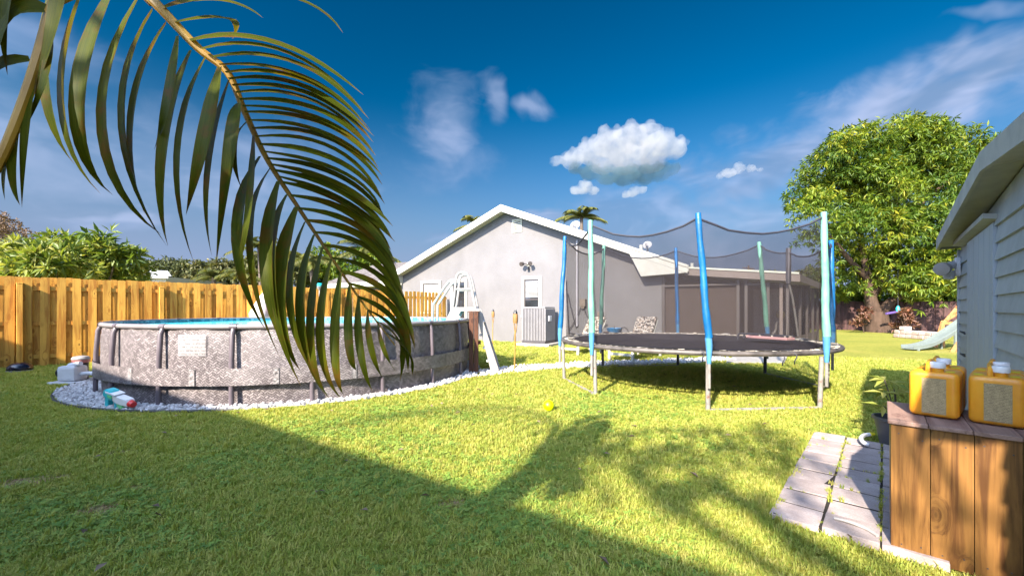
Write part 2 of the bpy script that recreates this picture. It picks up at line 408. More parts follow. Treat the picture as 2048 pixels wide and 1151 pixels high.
def weave():
    """printed wicker pattern of the pool wall: short strands turning at right angles"""
    m = bpy.data.materials.new('printed_wicker_liner'); m.use_nodes = True; T = NT(m.node_tree); b = T.n['Principled BSDF']
    uv = T.new('ShaderNodeUVMap').outputs[0]
    def strands(rot, off):
        br = T.new('ShaderNodeTexBrick'); T.put(br.inputs['Vector'], T.mapping(uv, rot=(0, 0, rot), loc=(off, off*0.4, 0))); br.inputs['Scale'].default_value = 1.0
        br.inputs['Brick Width'].default_value = 0.09; br.inputs['Row Height'].default_value = 0.028; br.inputs['Mortar Size'].default_value = 0.0045
        br.inputs['Mortar Smooth'].default_value = 0.5; br.inputs['Bias'].default_value = 0.1
        br.inputs['Color1'].default_value = (0.275, 0.243, 0.248, 1); br.inputs['Color2'].default_value = (0.125, 0.106, 0.11, 1); br.inputs['Mortar'].default_value = (0.035, 0.028, 0.03, 1)
        return br
    a = strands(0.62, 0.0); d = strands(-0.62, 0.013)
    su = T.new('ShaderNodeSeparateXYZ'); T.put(su.inputs[0], uv)
    stripe = T.math('GREATER_THAN', T.math('FRACT', T.math('MULTIPLY', su.outputs[0], 11.5)), 0.5)
    c = T.mix(stripe, a.outputs[0], d.outputs[0])
    co = T.new('ShaderNodeTexCoord').outputs['Object']
    c = T.mix(1.0, c, T.ramp(T.noise(co, 1.7, 5, 0.6), [(0.3, (0.88, 0.87, 0.88)), (0.7, (1.10, 1.09, 1.09))]), 'MULTIPLY')
    c = T.mix(1.0, c, T.ramp(T.noise(co, 16, 4, 0.7), [(0.3, (0.8, 0.8, 0.8)), (0.7, (1.2, 1.2, 1.2))]), 'MULTIPLY')
    # chalky sun fading in patches
    fade = T.math('MULTIPLY', T.smooth(T.noise(co, 0.9, 4, 0.6, 0.5), 0.5, 0.72), 0.16)
    c = T.mix(fade, c, (0.40, 0.365, 0.375, 1))
    T.put(b.inputs['Base Color'], c); b.inputs['Roughness'].default_value = 0.5; b.inputs['Specular IOR Level'].default_value = 0.3
    return m
M['weave'] = weave()
def netmat(name, col, opacity):
    m = bpy.data.materials.new(name); m.use_nodes = True; T = NT(m.node_tree); T.n.clear()
    d = T.new('ShaderNodeBsdfDiffuse'); d.inputs[0].default_value = (*col, 1)
    t = T.new('ShaderNodeBsdfTransparent'); mx = T.new('ShaderNodeMixShader')
    co = T.new('ShaderNodeTexCoord').outputs['Object']
    f = T.math('ADD', opacity-0.05, T.math('MULTIPLY', T.noise(co, 1.2, 4, 0.6, 0.5), 0.10))
    T.put(mx.inputs[0], f); T.put(mx.inputs[1], t.outputs[0]); T.put(mx.inputs[2], d.outputs[0])
    o = T.new('ShaderNodeOutputMaterial'); T.put(o.inputs[0], mx.outputs[0]); return m
M['net'] = netmat('fine_black_net', (0.028, 0.024, 0.026), 0.42)
M['screen'] = netmat('bronze_insect_screen', (0.022, 0.016, 0.014), 0.42)
M['shade_cloth'] = mat('tan_roller_shade', (0.13, 0.095, 0.08), 0.8, 0.06, 2)
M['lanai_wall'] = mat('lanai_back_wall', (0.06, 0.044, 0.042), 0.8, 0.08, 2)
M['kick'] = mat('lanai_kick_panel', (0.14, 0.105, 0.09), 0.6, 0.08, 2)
M['lanai_frame'] = mat('lanai_frame', (0.055, 0.043, 0.04), 0.5, 0.08, 5)
def water():
    m = bpy.data.materials.new('pool_water'); m.use_nodes = True; T = NT(m.node_tree); b = T.n['Principled BSDF']
    co = T.new('ShaderNodeTexCoord').outputs['Object']
    T.put(b.inputs['Base Color'], T.ramp(T.noise(co, 1.5, 3), [(0.3, (0.03, 0.50, 0.60)), (0.7, (0.08, 0.62, 0.70))]))
    b.inputs['Roughness'].default_value = 0.12; b.inputs['IOR'].default_value = 1.2
    bp = T.new('ShaderNodeBump'); bp.inputs['Strength'].default_value = 0.3; bp.inputs['Distance'].default_value = 0.03
    T.put(bp.inputs['Height'], T.noise(co, 5, 3)); T.put(b.inputs['Normal'], bp.outputs[0]); return m
M['water'] = water()
def tiles():
    m = bpy.data.materials.new('mosaic_liner_border'); m.use_nodes = True; T = NT(m.node_tree); b = T.n['Principled BSDF']
    co = T.new('ShaderNodeTexCoord').outputs['Object']
    v = T.new('ShaderNodeTexVoronoi'); T.put(v.inputs['Vector'], co); v.inputs['Scale'].default_value = 16
    s = T.new('ShaderNodeSeparateColor'); T.put(s.inputs[0], v.outputs['Color'])
    T.put(b.inputs['Base Color'], T.ramp(s.outputs[0], [(0, (0.02, 0.10, 0.15)), (0.5, (0.06, 0.22, 0.30)), (1, (0.30, 0.42, 0.48))])); return m
M['tiles'] = tiles()
def jugmat():
    m = bpy.data.materials.new('amber_jug_plastic'); m.use_nodes = True; T = NT(m.node_tree); b = T.n['Principled BSDF']
    co = T.new('ShaderNodeTexCoord').outputs['Object']
    c = T.ramp(T.noise(co, 7, 4), [(0.3, (0.66, 0.255, 0.012)), (0.7, (0.76, 0.34, 0.022))])
    T.put(b.inputs['Base Color'], c); b.inputs['Roughness'].default_value = 0.33
    b.inputs['Subsurface Weight'].default_value = 0.35; b.inputs['Subsurface Radius'].default_value = (0.06, 0.03, 0.008); b.inputs['Subsurface Scale'].default_value = 0.6
    return m
M['jug'] = jugmat()
def labelmat(name, paper, ink, rows):
    """small print too fine to read: broken dark rows on a worn paper label"""
    m = bpy.data.materials.new(name); m.use_nodes = True; T = NT(m.node_tree); b = T.n['Principled BSDF']
    uv = T.new('ShaderNodeUVMap').outputs[0]
    s = T.new('ShaderNodeSeparateXYZ'); T.put(s.inputs[0], uv)
    row = T.math('FRACT', T.math('MULTIPLY', s.outputs[1], rows))
    inrow = T.smooth(T.math('ABSOLUTE', T.math('SUBTRACT', row, 0.5)), 0.30, 0.16)
    cut = T.noise(T.mapping(uv, scale=(26, rows, 1)), 1.0, 3, 0.7)
    ragged = T.smooth(cut, 0.42, 0.52)
    f = T.math('MULTIPLY', T.math('MULTIPLY', inrow, ragged), 0.62)
    wear = T.noise(uv, 5, 5, 0.6)
    p = T.mix(T.smooth(wear, 0.35, 0.7), paper, tuple(c*0.72 for c in paper))
    T.put(b.inputs['Base Color'], T.mix(f, p, ink)); b.inputs['Roughness'].default_value = 0.6; return m
M['label'] = labelmat('jug_label_print', (0.42, 0.31, 0.155), (0.07, 0.05, 0.03), 26)
M['notice'] = labelmat('pool_notice_print', (0.46, 0.43, 0.44), (0.14, 0.125, 0.13), 6)
def thin_print(m, k):
    T = NT(m.node_tree); b = T.n['Principled BSDF']; o = T.n['Material Output']; t = T.new('ShaderNodeBsdfTransparent'); mx = T.new('ShaderNodeMixShader')
    mx.inputs[0].default_value = k; T.put(mx.inputs[1], t.outputs[0]); T.put(mx.inputs[2], b.outputs[0]); T.put(o.inputs[0], mx.outputs[0])
thin_print(M['notice'], 0.55)      # ink printed over the wicker pattern, which shows through
M['ylabel'] = mat('yellow_sticker', (0.70, 0.58, 0.02), 0.5, 0.12, 9)
M['cushion'] = mat('patterned_cushion', (0.10, 0.075, 0.06), 0.9, 0.2, 20)
def cushion():
    m = M['cushion']; T = NT(m.node_tree); b = T.n['Principled BSDF']
    co = T.new('ShaderNodeTexCoord').outputs['Object']
    v = T.new('ShaderNodeTexVoronoi'); T.put(v.inputs['Vector'], co); v.inputs['Scale'].default_value = 26
    s = T.new('ShaderNodeSeparateColor'); T.put(s.inputs[0], v.outputs['Color'])
    T.put(b.inputs['Base Color'], T.ramp(s.outputs[0], [(0, (0.08, 0.06, 0.05)), (0.35, (0.36, 0.27, 0.2)), (0.6, (0.6, 0.52, 0.44)), (1, (0.72, 0.66, 0.6))], 'CONSTANT'))
cushion()
def lawnmat():
    m = bpy.data.materials.new('lawn_ground'); m.use_nodes = True; T = NT(m.node_tree); b = T.n['Principled BSDF']
    co = T.new('ShaderNodeTexCoord').outputs['Object']
    n = T.noise(co, 0.55, 5, 0.6, 0.3); n2 = T.noise(co, 9, 5, 0.7); n3 = T.noise(co, 38, 3, 0.7)
    c = T.ramp(n, [(0.3, (0.20, 0.215, 0.045)), (0.55, (0.28, 0.27, 0.06)), (0.75, (0.33, 0.28, 0.09))])
    c = T.mix(1.0, c, T.ramp(n2, [(0.3, (0.7, 0.72, 0.7)), (0.7, (1.2, 1.18, 1.1))]), 'MULTIPLY')
    c = T.mix(1.0, c, T.ramp(n3, [(0.3, (0.6, 0.62, 0.6)), (0.7, (1.3, 1.3, 1.2))]), 'MULTIPLY')
    T.put(b.inputs['Base Color'], c); b.inputs['Roughness'].default_value = 0.95; b.inputs['Specular IOR Level'].default_value = 0.1
    bp = T.new('ShaderNodeBump'); bp.inputs['Strength'].default_value = 0.9; bp.inputs['Distance'].default_value = 0.03
    T.put(bp.inputs['Height'], T.math('ADD', n2, n3)); T.put(b.inputs['Normal'], bp.outputs[0]); return m
M['lawn'] = lawnmat()
def pavermat():
    m = bpy.data.materials.new('pinkish_paver'); m.use_nodes = True; T = NT(m.node_tree); b = T.n['Principled BSDF']
    co = T.new('ShaderNodeTexCoord').outputs['Object']; oi = T.new('ShaderNodeObjectInfo').outputs['Random']
    c = T.ramp(T.noise(co, 6, 6, 0.65, 0.3), [(0.3, (0.27, 0.22, 0.212)), (0.7, (0.40, 0.345, 0.335))])
    c = T.mix(1.0, c, T.ramp(T.noise(co, 120, 3, 0.6), [(0.3, (0.82, 0.82, 0.82)), (0.7, (1.1, 1.1, 1.1))]), 'MULTIPLY')
    c = T.mix(1.0, c, T.ramp(oi, [(0, (0.84, 0.83, 0.83)), (1, (1.12, 1.1, 1.1))]), 'MULTIPLY')
    c = T.mix(T.math('MULTIPLY', T.smooth(T.noise(co, 2.3, 5, 0.7, 0.8), 0.54, 0.75), 0.45), c, (0.16, 0.12, 0.09, 1))
    T.put(b.inputs['Base Color'], c); b.inputs['Roughness'].default_value = 0.9; b.inputs['Specular IOR Level'].default_value = 0.15
    bp = T.new('ShaderNodeBump'); bp.inputs['Strength'].default_value = 0.35; bp.inputs['Distance'].default_value = 0.004
    T.put(bp.inputs['Height'], T.noise(co, 90, 4)); T.put(b.inputs['Normal'], bp.outputs[0]); return m
M['paver'] = pavermat()
M['blade'] = leafmat('grass_blade', (0.24, 0.315, 0.05), (0.38, 0.395, 0.068), (0.50, 0.455, 0.125), 0.36, 0.65)
M['clover'] = leafmat('clover_leaf', (0.16, 0.28, 0.05), (0.24, 0.34, 0.06), (0.34, 0.39, 0.07), 0.25, 0.5)
M['dry'] = leafmat('dry_thatch', (0.36, 0.22, 0.12), (0.44, 0.30, 0.18), (0.5, 0.38, 0.25), 0.2, 0.8)
M['mango'] = leafmat('mango_leaf', (0.04, 0.09, 0.010), (0.14, 0.195, 0.014), (0.34, 0.315, 0.025), 0.38, 0.5, 'tone')
M['loquat'] = leafmat('loquat_leaf', (0.055, 0.11, 0.018), (0.17, 0.215, 0.035), (0.42, 0.39, 0.12), 0.38, 0.45, 'tone')
M['olive'] = leafmat('dusty_leaf', (0.05, 0.065, 0.025), (0.09, 0.10, 0.035), (0.17, 0.15, 0.06), 0.25, 0.6, 'tone')
M['brownleaf'] = leafmat('brown_dry_leaf', (0.12, 0.075, 0.05), (0.2, 0.13, 0.09), (0.28, 0.2, 0.14), 0.2, 0.7, 'tone')
M['croton'] = leafmat('croton_leaf', (0.10, 0.035, 0.025), (0.16, 0.08, 0.045), (0.2, 0.13, 0.07), 0.25, 0.5, 'tone')
M['palmbg'] = leafmat('far_palm_leaf', (0.06, 0.08, 0.02), (0.11, 0.12, 0.03), (0.18, 0.16, 0.05), 0.3, 0.5, 'tone')
def frondmat():
    m = bpy.data.materials.new('palm_leaflet'); m.use_nodes = True; T = NT(m.node_tree); T.n.clear()
    uv = T.new('ShaderNodeUVMap').outputs[0]; co = T.new('ShaderNodeTexCoord').outputs['Object']
    oi = T.new('ShaderNodeObjectInfo').outputs['Random']
    s = T.new('ShaderNodeSeparateXYZ'); T.put(s.inputs[0], uv)
    st = T.noise(T.mapping(uv, scale=(2.0, 26, 1)), 1.0, 3, 0.6)
    c = T.ramp(st, [(0.3, (0.024, 0.040, 0.003)), (0.6, (0.062, 0.078, 0.005)), (0.85, (0.14, 0.115, 0.008))])
    c = T.mix(1.0, c, T.ramp(oi, [(0, (0.75, 0.8, 0.7)), (1, (1.35, 1.2, 1.0))]), 'MULTIPLY')
    brown = T.math('MULTIPLY', T.smooth(T.noise(co, 9, 5, 0.7, 0.5), 0.50, 0.68), 0.65)
    c = T.mix(brown, c, (0.11, 0.045, 0.008, 1))
    edge = T.smooth(T.math('ABSOLUTE', T.math('SUBTRACT', s.outputs[1], 0.5)), 0.44, 0.5)
    c = T.mix(T.math('MULTIPLY', edge, 0.5), c, (0.16, 0.09, 0.02, 1))
    tip = T.smooth(s.outputs[0], 0.90, 1.0)
    c = T.mix(tip, c, (0.16, 0.11, 0.06, 1))
    p = T.new('ShaderNodeBsdfPrincipled'); T.put(p.inputs['Base Color'], c); p.inputs['Roughness'].default_value = 0.5; p.inputs['Specular IOR Level'].default_value = 0.12
    t = T.new('ShaderNodeBsdfTranslucent'); T.put(t.inputs[0], T.mix(1.0, c, (1.9, 1.3, 0.4, 1), 'MULTIPLY'))
    mx = T.new('ShaderNodeMixShader'); mx.inputs[0].default_value = 0.4; T.put(mx.inputs[1], p.outputs[0]); T.put(mx.inputs[2], t.outputs[0])
    o = T.new('ShaderNodeOutputMaterial'); T.put(o.inputs[0], mx.outputs[0]); return m
M['frond'] = frondmat()
M['rachis'] = mat('palm_midrib', (0.20, 0.085, 0.006), 0.5, 0.35, 9, hue=(0.26, 0.15, 0.010), stretch=(1, 1, 0.5))

def set_uv(me, fn):
    uv = me.uv_layers.new(name='UVMap')
    for l in me.loops: uv.data[l.index].uv = fn(me.vertices[l.vertex_index].co)

# ================================================================ SETTING
g = MB(); N = 60
xs = np.concatenate([np.linspace(-400, -40, 8), np.linspace(-30, 40, 60), np.linspace(50, 400, 8)])
ys = np.concatenate([np.linspace(-60, -10, 5), np.linspace(-8, 40, 56), np.linspace(45, 900, 12)])
g.v = [(x, y, 0.0) for y in ys for x in xs]
g.f = [(j*len(xs)+i, j*len(xs)+i+1, (j+1)*len(xs)+i+1, (j+1)*len(xs)+i) for j in range(len(ys)-1) for i in range(len(xs)-1)]
g.m = [0]*len(g.f)
lawn = g.build('lawn', M['lawn']); tag(lawn, 'yellow green lawn covering the back yard', kind='structure')

# ---------------------------------------------------------------- house with gable
O = Vector((-0.185, 15.545, 0)); C0 = Vector((0, 0, H))
def hp(q, d, z): return O+HD*q+HN*d+Vector((0, 0, z))
def hpix(x, y, d=0.0):
    r = Vector(((x-1024)/F, 1, (YH-y)/F)); Y = ((O-C0).dot(HN)+d)/r.dot(HN); return C0+r*Y
SL = 0.405; ZR = 5.20
def zroof(q): return ZR-SL*abs(q)
house = thing('house', 'lilac grey stucco house with white trimmed gable facing the yard', 'house', tuple(O))
QL, QR = -5.95, 6.50; OV = -0.45
w = MB(); w.prism([hp(-5.62, 0, -0.1), hp(5.70, 0, -0.1), hp(5.70, 0, zroof(5.70)-0.12), hp(0, 0, ZR-0.12), hp(-5.62, 0, zroof(5.62)-0.12)], HN*10)
wall = w.build('gable_wall', M['stucco'], house)
def roof_slab(name, q0, z0, q1, z1, d0, d1, th, m, parent, up=None):
    mb = MB(); mb.prism([hp(q0, d0, z0), hp(q1, d0, z1), hp(q1, d0, z1-th), hp(q0, d0, z0-th)], HN*(d1-d0))
    ob = mb.build(name, m, parent); off = base_of(parent)
    L = math.hypot(q1-q0, z1-z0)
    set_uv(ob.data, lambda co: ((co+off-O).dot(HN), ((co+off-O).dot(HD)-q0)/(q1-q0)*L if abs(q1-q0) > 1e-6 else 0))
    return ob
rl = roof_slab('roof', 0, ZR, QL, zroof(QL), OV, 10.5, 0.10, M['shingle'], house)
rr = roof_slab('roof', 0.004, ZR, QR, zroof(QR), OV, 10.5, 0.10, M['shingle'], house)
for s, q1 in ((-1, QL), (1, QR)):
    # fascia in two steps and soffit
    for nm, top, hgt, out in (('rake_fascia', 0.025, 0.085, 0.05), ('rake_fascia', -0.072, 0.155, 0.025)):
        a, b = hp(0.0, OV-out, ZR+top), hp(q1, OV-out, zroof(q1)+top)
        f = MB(); f.prism([a, b, b-Vector((0, 0, hgt)), a-Vector((0, 0, hgt))], HN*out*0.98); f.build(nm, M['white'], house)
    f = MB(); a, b = hp(0, OV+0.002, ZR-0.125), hp(q1, OV+0.002, zroof(q1)-0.125)
    f.prism([a, b, b-Vector((0, 0, 0.03)), a-Vector((0, 0, 0.03))], HN*(-OV-0.004)); f.build('soffit', M['soffit'], house)
# boxed eave returns
f = MB(); f.prism([hp(QL+0.02, OV+0.01, zroof(QL)-0.17), hp(QL+0.42, OV+0.01, zroof(QL+0.42)-0.17), hp(QL+0.42, OV+0.01, 2.46), hp(QL+0.02, OV+0.01, 2.46)], HN*0.44)
f.build('eave_return', M['soffit'], house)
f = MB(); f.prism([hp(4.75, OV-0.012, zroof(4.75)-0.16), hp(QR-0.03, OV-0.012, zroof(QR)-0.16), hp(QR-0.03, OV-0.012, 2.36), hp(5.15, OV-0.012, 2.30)], HN*0.35)
f.build('eave_return', M['white'], house)
f = MB(); a, b = hp(QR+0.01, OV, zroof(QR)+0.02), hp(QR+0.01, 10.4, zroof(QR)+0.02)
f.bar(a-Vector((0, 0, 0.1)), b-Vector((0, 0, 0.1)), 0.03, 0.2); f.build('gutter', M['white'], house)

def window(x0, y0, x1, z_bot, kind):
    a, b = hpix(x0, y0, -0.04), hpix(x1, y0, -0.04); zt = (a.z+b.z)/2
    q0, q1 = (a-O).dot(HD), (b-O).dot(HD); t = 0.11
    fr = MB()
    for (qa, qb, za, zb) in ((q0, q1, zt-t, zt), (q0, q0+t, z_bot+0.003, zt-t), (q1-t, q1, z_bot+0.003, zt-t), (q0-0.03, q1+0.03, z_bot-0.07, z_bot)):
        fr.prism([hp(qa, -0.05, za), hp(qb, -0.05, za), hp(qb, -0.05, zb), hp(qa, -0.05, zb)], HN*0.07)
    wo = fr.build('window', M['white'], house)
    sash = MB(); s = 0.045
    qa, qb, zb = q0+t, q1-t, zt-t; mid = z_bot+(zb-z_bot)*0.42
    for (u0, u1, v0, v1) in ((qa, qb, zb-s, zb), (qa, qa+s, z_bot, zb-s), (qb-s, qb, z_bot, zb-s), (qa+s, qb-s, z_bot, z_bot+s), (qa+s, qb-s, mid, mid+s)):
        sash.prism([hp(u0, -0.03, v0), hp(u1, -0.03, v0), hp(u1, -0.03, v1), hp(u0, -0.03, v1)], HN*0.04)
    sash.build('sash', M['bronze'], wo)
    p = MB(); p.prism([hp(qa, -0.012, z_bot), hp(qb, -0.012, z_bot), hp(qb, -0.012, zb), hp(qa, -0.012, zb)], HN*0.008)
    p.build('pane', M['dark_glass'] if kind != 'blind' else M['blind'], wo)
    if kind == 'slats':
        bl = MB(); z = mid+0.1; 
        while z < zb-0.06:
            bl.prism([hp(qa+s, -0.019, z), hp(qb-s, -0.019, z), hp(qb-s, -0.017, z+0.022), hp(qa+s, -0.017, z+0.022)], HN*0.002); z += 0.045
        bl.build('blind', M['blind'], wo)
    return wo
window(842, 561, 882, 1.15, 'blind')
window(901, 558, 934, 0.25, 'dark')
window(1043, 552, 1083, 1.05, 'slats')
# gable vent
a, b = hpix(1027, 442), hpix(1042, 461); q0, q1 = (a-O).dot(HD), (b-O).dot(HD)
v = MB()
for (u0, u1, v0, v1) in ((q0-0.05, q1+0.05, a.z, a.z+0.05), (q0-0.05, q1+0.05, b.z-0.05, b.z), (q0-0.05, q0, b.z, a.z), (q1, q1+0.05, b.z, a.z)):
    v.prism([hp(u0, -0.03, v0), hp(u1, -0.03, v0), hp(u1, -0.03, v1), hp(u0, -0.03, v1)], HN*0.04)
vo = v.build('gable_vent', M['soffit'], house)
v = MB(); v.prism([hp(q0, -0.004, b.z), hp(q1, -0.004, b.z), hp(q1, -0.004, a.z), hp(q0, -0.004, a.z)], HN*0.003); v.build('vent_opening', M['black'], vo)
for k in range(5):
    z = b.z+0.02+k*(a.z-b.z)/5
    v = MB(); v.prism([hp(q0, -0.032, z), hp(q1, -0.032, z), hp(q1, -0.01, z+0.05), hp(q0, -0.01, z+0.05)], HN*0.006); v.build('slat', M['soffit'], vo)
# conduit, meter boxes and cables on the wall
c = MB(); a, b = hpix(1154, 480, -0.05), hpix(1154, 652, -0.05); c.tube([a, b], 0.035, 8); c.build('conduit', mat('painted_conduit', (0.36, 0.34, 0.37), 0.6), house)
for (x, y, s) in ((1166, 605, 0.26), (1201, 630, 0.24)):
    a = hpix(x, y, -0.08); c = MB(); c.box(a, (s*0.8, 0.14, s), rz=math.atan2(HD.y, HD.x)); c.box(a-Vector((0, 0, s*0.62)), (s*0.45, 0.1, s*0.3), rz=math.atan2(HD.y, HD.x))
    c.build('meter_box', mat('tan_meter_box', (0.16, 0.12, 0.09), 0.6, 0.2, 9), house, bevel=0.012)
c = MB()
for pts in ([(1135, 585), (1143, 620), (1152, 655)], [(1138, 660), (1150, 640), (1163, 612)], [(1168, 612), (1172, 628), (1180, 640), (1182, 660)], [(1140, 665), (1160, 668), (1190, 660), (1215, 648)], [(1132, 560), (1134, 600), (1138, 668)]):
    c.tube(spline([hpix(x, y, -0.06) for x, y in pts], 4), 0.014, 5)
c.build('wall_cable', M['steel_dark'], house)
# roof vents
for (x, y, d) in ((1282, 488, 2.0), (1384, 512, 3.0), (1330, 500, 5.0)):
    b0 = hpix(x, y+10, d); c = MB(); zz_ = zroof((b0-O).dot(HD)); b0.z = zz_-0.1; c.tube([b0, b0+Vector((0, 0, 0.45))], 0.06, 8); c.build('roof_vent_pipe', M['shed_trim'], house)
# wing of the house set back on the left
WD = 2.2
def wing_poly(mb, q0, q1, d0, d1, z): pass
wl = MB(); wl.prism([hp(-13.5, WD, -0.1), hp(-5.62, WD, -0.1), hp(-5.62, WD, 2.55), hp(-13.5, WD, 2.55)], HN*7); wl.build('wing_wall', M['stucco'], house)
for (d0, z0, d1, z1) in ((WD-0.6, 2.72, WD+3.6, 4.35), (WD+7.8, 2.72, WD+3.6, 4.35)):
    mb = MB(); A, B = hp(-14.0, d0, z0), hp(-3.0, d0, z0); Cc, D = hp(-3.0, d1, z1), hp(-14.0, d1, z1)
    dn = Vector((0, 0, -0.1)); mb.add([A, B, Cc, D, A+dn, B+dn, Cc+dn, D+dn], [(0,1,2,3), (7,6,5,4), (0,4,5,1), (1,5,6,2), (2,6,7,3), (3,7,4,0)])
    ob = mb.build('wing_roof', M['shingle'], house); off = base_of(house); set_uv(ob.data, lambda co: ((co+off-O).dot(HD), (co+off-O).dot(HN)*1.08))
f = MB(); f.prism([hp(-14.02, WD-0.62, 2.76), hp(-5.97, WD-0.62, 2.76), hp(-5.97, WD-0.62, 2.52), hp(-14.02, WD-0.62, 2.52)], -HN*0.03); f.build('wing_fascia', M['white'], house)
f = MB(); f.prism([hp(-14, WD-0.6, 2.52), hp(-5.97, WD-0.6, 2.52), hp(-5.97, WD, 2.52), hp(-14, WD, 2.52)], (0, 0, -0.02)); f.build('wing_soffit', M['soffit'], house)
for q in (-8.2, -10.8):
    f = MB(); f.prism([hp(q, WD-0.03, 1.0), hp(q+1.2, WD-0.03, 1.0), hp(q+1.2, WD-0.03, 2.2), hp(q, WD-0.03, 2.2)], HN*0.02); wo = f.build('window', M['dark_glass'], house)
    f = MB()
    for (u0, u1, v0, v1) in ((q-0.1, q+1.3, 2.2, 2.3), (q-0.1, q+1.3, 0.9, 1.0), (q-0.1, q, 1.0, 2.2), (q+1.2, q+1.3, 1.0, 2.2)):
        f.prism([hp(u0, WD-0.05, v0), hp(u1, WD-0.05, v0), hp(u1, WD-0.05, v1), hp(u0, WD-0.05, v1)], HN*0.05)
    f.build('frame', M['white'], wo)

# ---------------------------------------------------------------- screened porch (lanai) on the right of the gable
lan = thing('screened_porch', 'brown screened porch with flat roof at the right end of the house', 'porch', tuple(hp(7.4, 0, 0)))
QA, QB = 5.72, 9.05                     # front face along the gable plane
SD = E1                                   # its right side runs back along the yard's axis
cr = hp(QB, 0, 0); 
def lp(q, d, z): return hp(q, d, z)
# floor, back wall (the house side), roof
f = MB(); f.prism([lp(QA, 0.02, 0.06), lp(QB, 0.02, 0.06), cr+SD*6.5+Vector((0, 0, 0.06)), lp(QA, 5.5, 0.06)], (0, 0, -0.12)); f.build('floor_slab', M['concrete'], lan)
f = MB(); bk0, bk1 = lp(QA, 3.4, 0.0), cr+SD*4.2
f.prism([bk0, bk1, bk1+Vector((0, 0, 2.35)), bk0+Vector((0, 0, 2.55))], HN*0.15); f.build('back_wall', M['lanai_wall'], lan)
# front fascia and roof deck
zA, zB = 2.50, 2.20
fa, fb = lp(6.40, -0.30, zA), lp(QB+0.18, -0.30, zB)
fc = cr+SD*6.6+HD*0.25+Vector((0, 0, zB-0.02)); fd = lp(5.75, 5.6, zA+0.05)
f = MB(); f.add([fa, fb, fc, fd]+[p-Vector((0, 0, 0.10)) for p in (fa, fb, fc, fd)], [(0,1,2,3), (7,6,5,4), (0,4,5,1), (1,5,6,2), (2,6,7,3), (3,7,4,0)])
f.build('roof_deck', M['soffit'], lan)
f = MB(); dn = Vector((0, 0, -0.20)); f.prism([fa+Vector((0, 0, 0.03)), fb+Vector((0, 0, 0.03)), fb+dn, fa+dn], -HN*0.03); f.build('front_fascia', M['kick'], lan)
f = MB(); f.prism([fa+Vector((0, 0, 0.05)), fb+Vector((0, 0, 0.05)), fb+Vector((0, 0, 0.0)), fa+Vector((0, 0, 0.0))], -HN*0.06); f.build('drip_edge', M['soffit'], lan)
f = MB(); f.prism([fb+HN*0.004, fc, fc+dn, fb+dn+HN*0.004], HD*0.03); f.build('side_fascia', M['kick'], lan)
def zt(q): return zA+(zB-zA)*(q-6.4)/(QB-6.4)-0.22
def pix_q(x): return (hpix(x, 619)-O).dot(HD)
posts = [QA+0.03, pix_q(1476), pix_q(1492), pix_q(1536), pix_q(1562), QB-0.05]
for q in posts:
    f = MB(); f.box((hp(q, 0.0, 0)+Vector((0, 0, zt(q)/2+0.03))), (0.075, 0.07, zt(q)-0.06), rz=math.atan2(HD.y, HD.x)); f.build('post', M['lanai_frame'] if q != posts[4] else M['kick'], lan)
for q0, q1, z in ((QA, QB, 0.42), (QA, pix_q(1476), 2.0), (pix_q(1492), pix_q(1536), 1.98)):
    f = MB(); f.bar(hp(q0+0.045, 0.0, z), hp(q1-0.045, 0.0, z), 0.05, 0.05); f.build('rail', M['lanai_frame'], lan)
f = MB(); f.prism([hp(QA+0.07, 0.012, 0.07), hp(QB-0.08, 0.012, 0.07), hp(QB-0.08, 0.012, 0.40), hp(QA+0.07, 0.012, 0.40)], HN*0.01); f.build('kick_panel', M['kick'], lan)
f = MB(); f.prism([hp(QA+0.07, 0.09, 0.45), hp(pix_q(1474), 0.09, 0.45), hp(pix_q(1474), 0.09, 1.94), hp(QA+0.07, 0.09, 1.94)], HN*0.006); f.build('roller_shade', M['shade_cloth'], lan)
for i in range(len(posts)-1):
    q0, q1 = posts[i]+0.04, posts[i+1]-0.04
    f = MB(); f.quad(hp(q0, 0.0, 0.45), hp(q1, 0.0, 0.45), hp(q1, 0.0, zt(q1)), hp(q0, 0.0, zt(q0))); f.build('screen', M['screen'], lan)
# right side of the porch
for k in range(5):
    p = cr+SD*(0.02+k*1.5); f = MB(); f.box(p+Vector((0.06, 0, 1.0)), (0.07, 0.07, 1.92), rz=math.atan2(SD.y, SD.x))
    if k: f.build('post', M['lanai_frame'], lan)
f = MB(); a, b = cr+SD*0.06, cr+SD*6.3; f.quad(a+Vector((0, 0, 0.45)), b+Vector((0, 0, 0.45)), b+Vector((0, 0, 1.96)), a+Vector((0, 0, 1.96))); f.build('screen', M['screen'], lan)
f = MB(); f.prism([a+Vector((0, 0, 0.07)), b+Vector((0, 0, 0.07)), b+Vector((0, 0, 0.44)), a+Vector((0, 0, 0.44))], HD*0.02); f.build('kick_panel', M['kick'], lan)
# inner door with window and a grey frame
d0 = bk0.lerp(bk1, 0.60); d1 = bk0.lerp(bk1, 0.82)
f = MB(); f.prism([d0+Vector((0, 0, 0.08)), d1+Vector((0, 0, 0.08)), d1+Vector((0, 0, 2.0)), d0+Vector((0, 0, 2.0))], -HN*0.05); dr = f.build('door', mat('grey_porch_door', (0.25, 0.22, 0.22), 0.5, 0.1), lan)
f = MB(); a, b = d0.lerp(d1, 0.2)-HN*0.055, d0.lerp(d1, 0.8)-HN*0.055; f.prism([a+Vector((0, 0, 1.25)), b+Vector((0, 0, 1.25)), b+Vector((0, 0, 1.85)), a+Vector((0, 0, 1.85))], -HN*0.01); f.build('pane', M['blind'], dr)
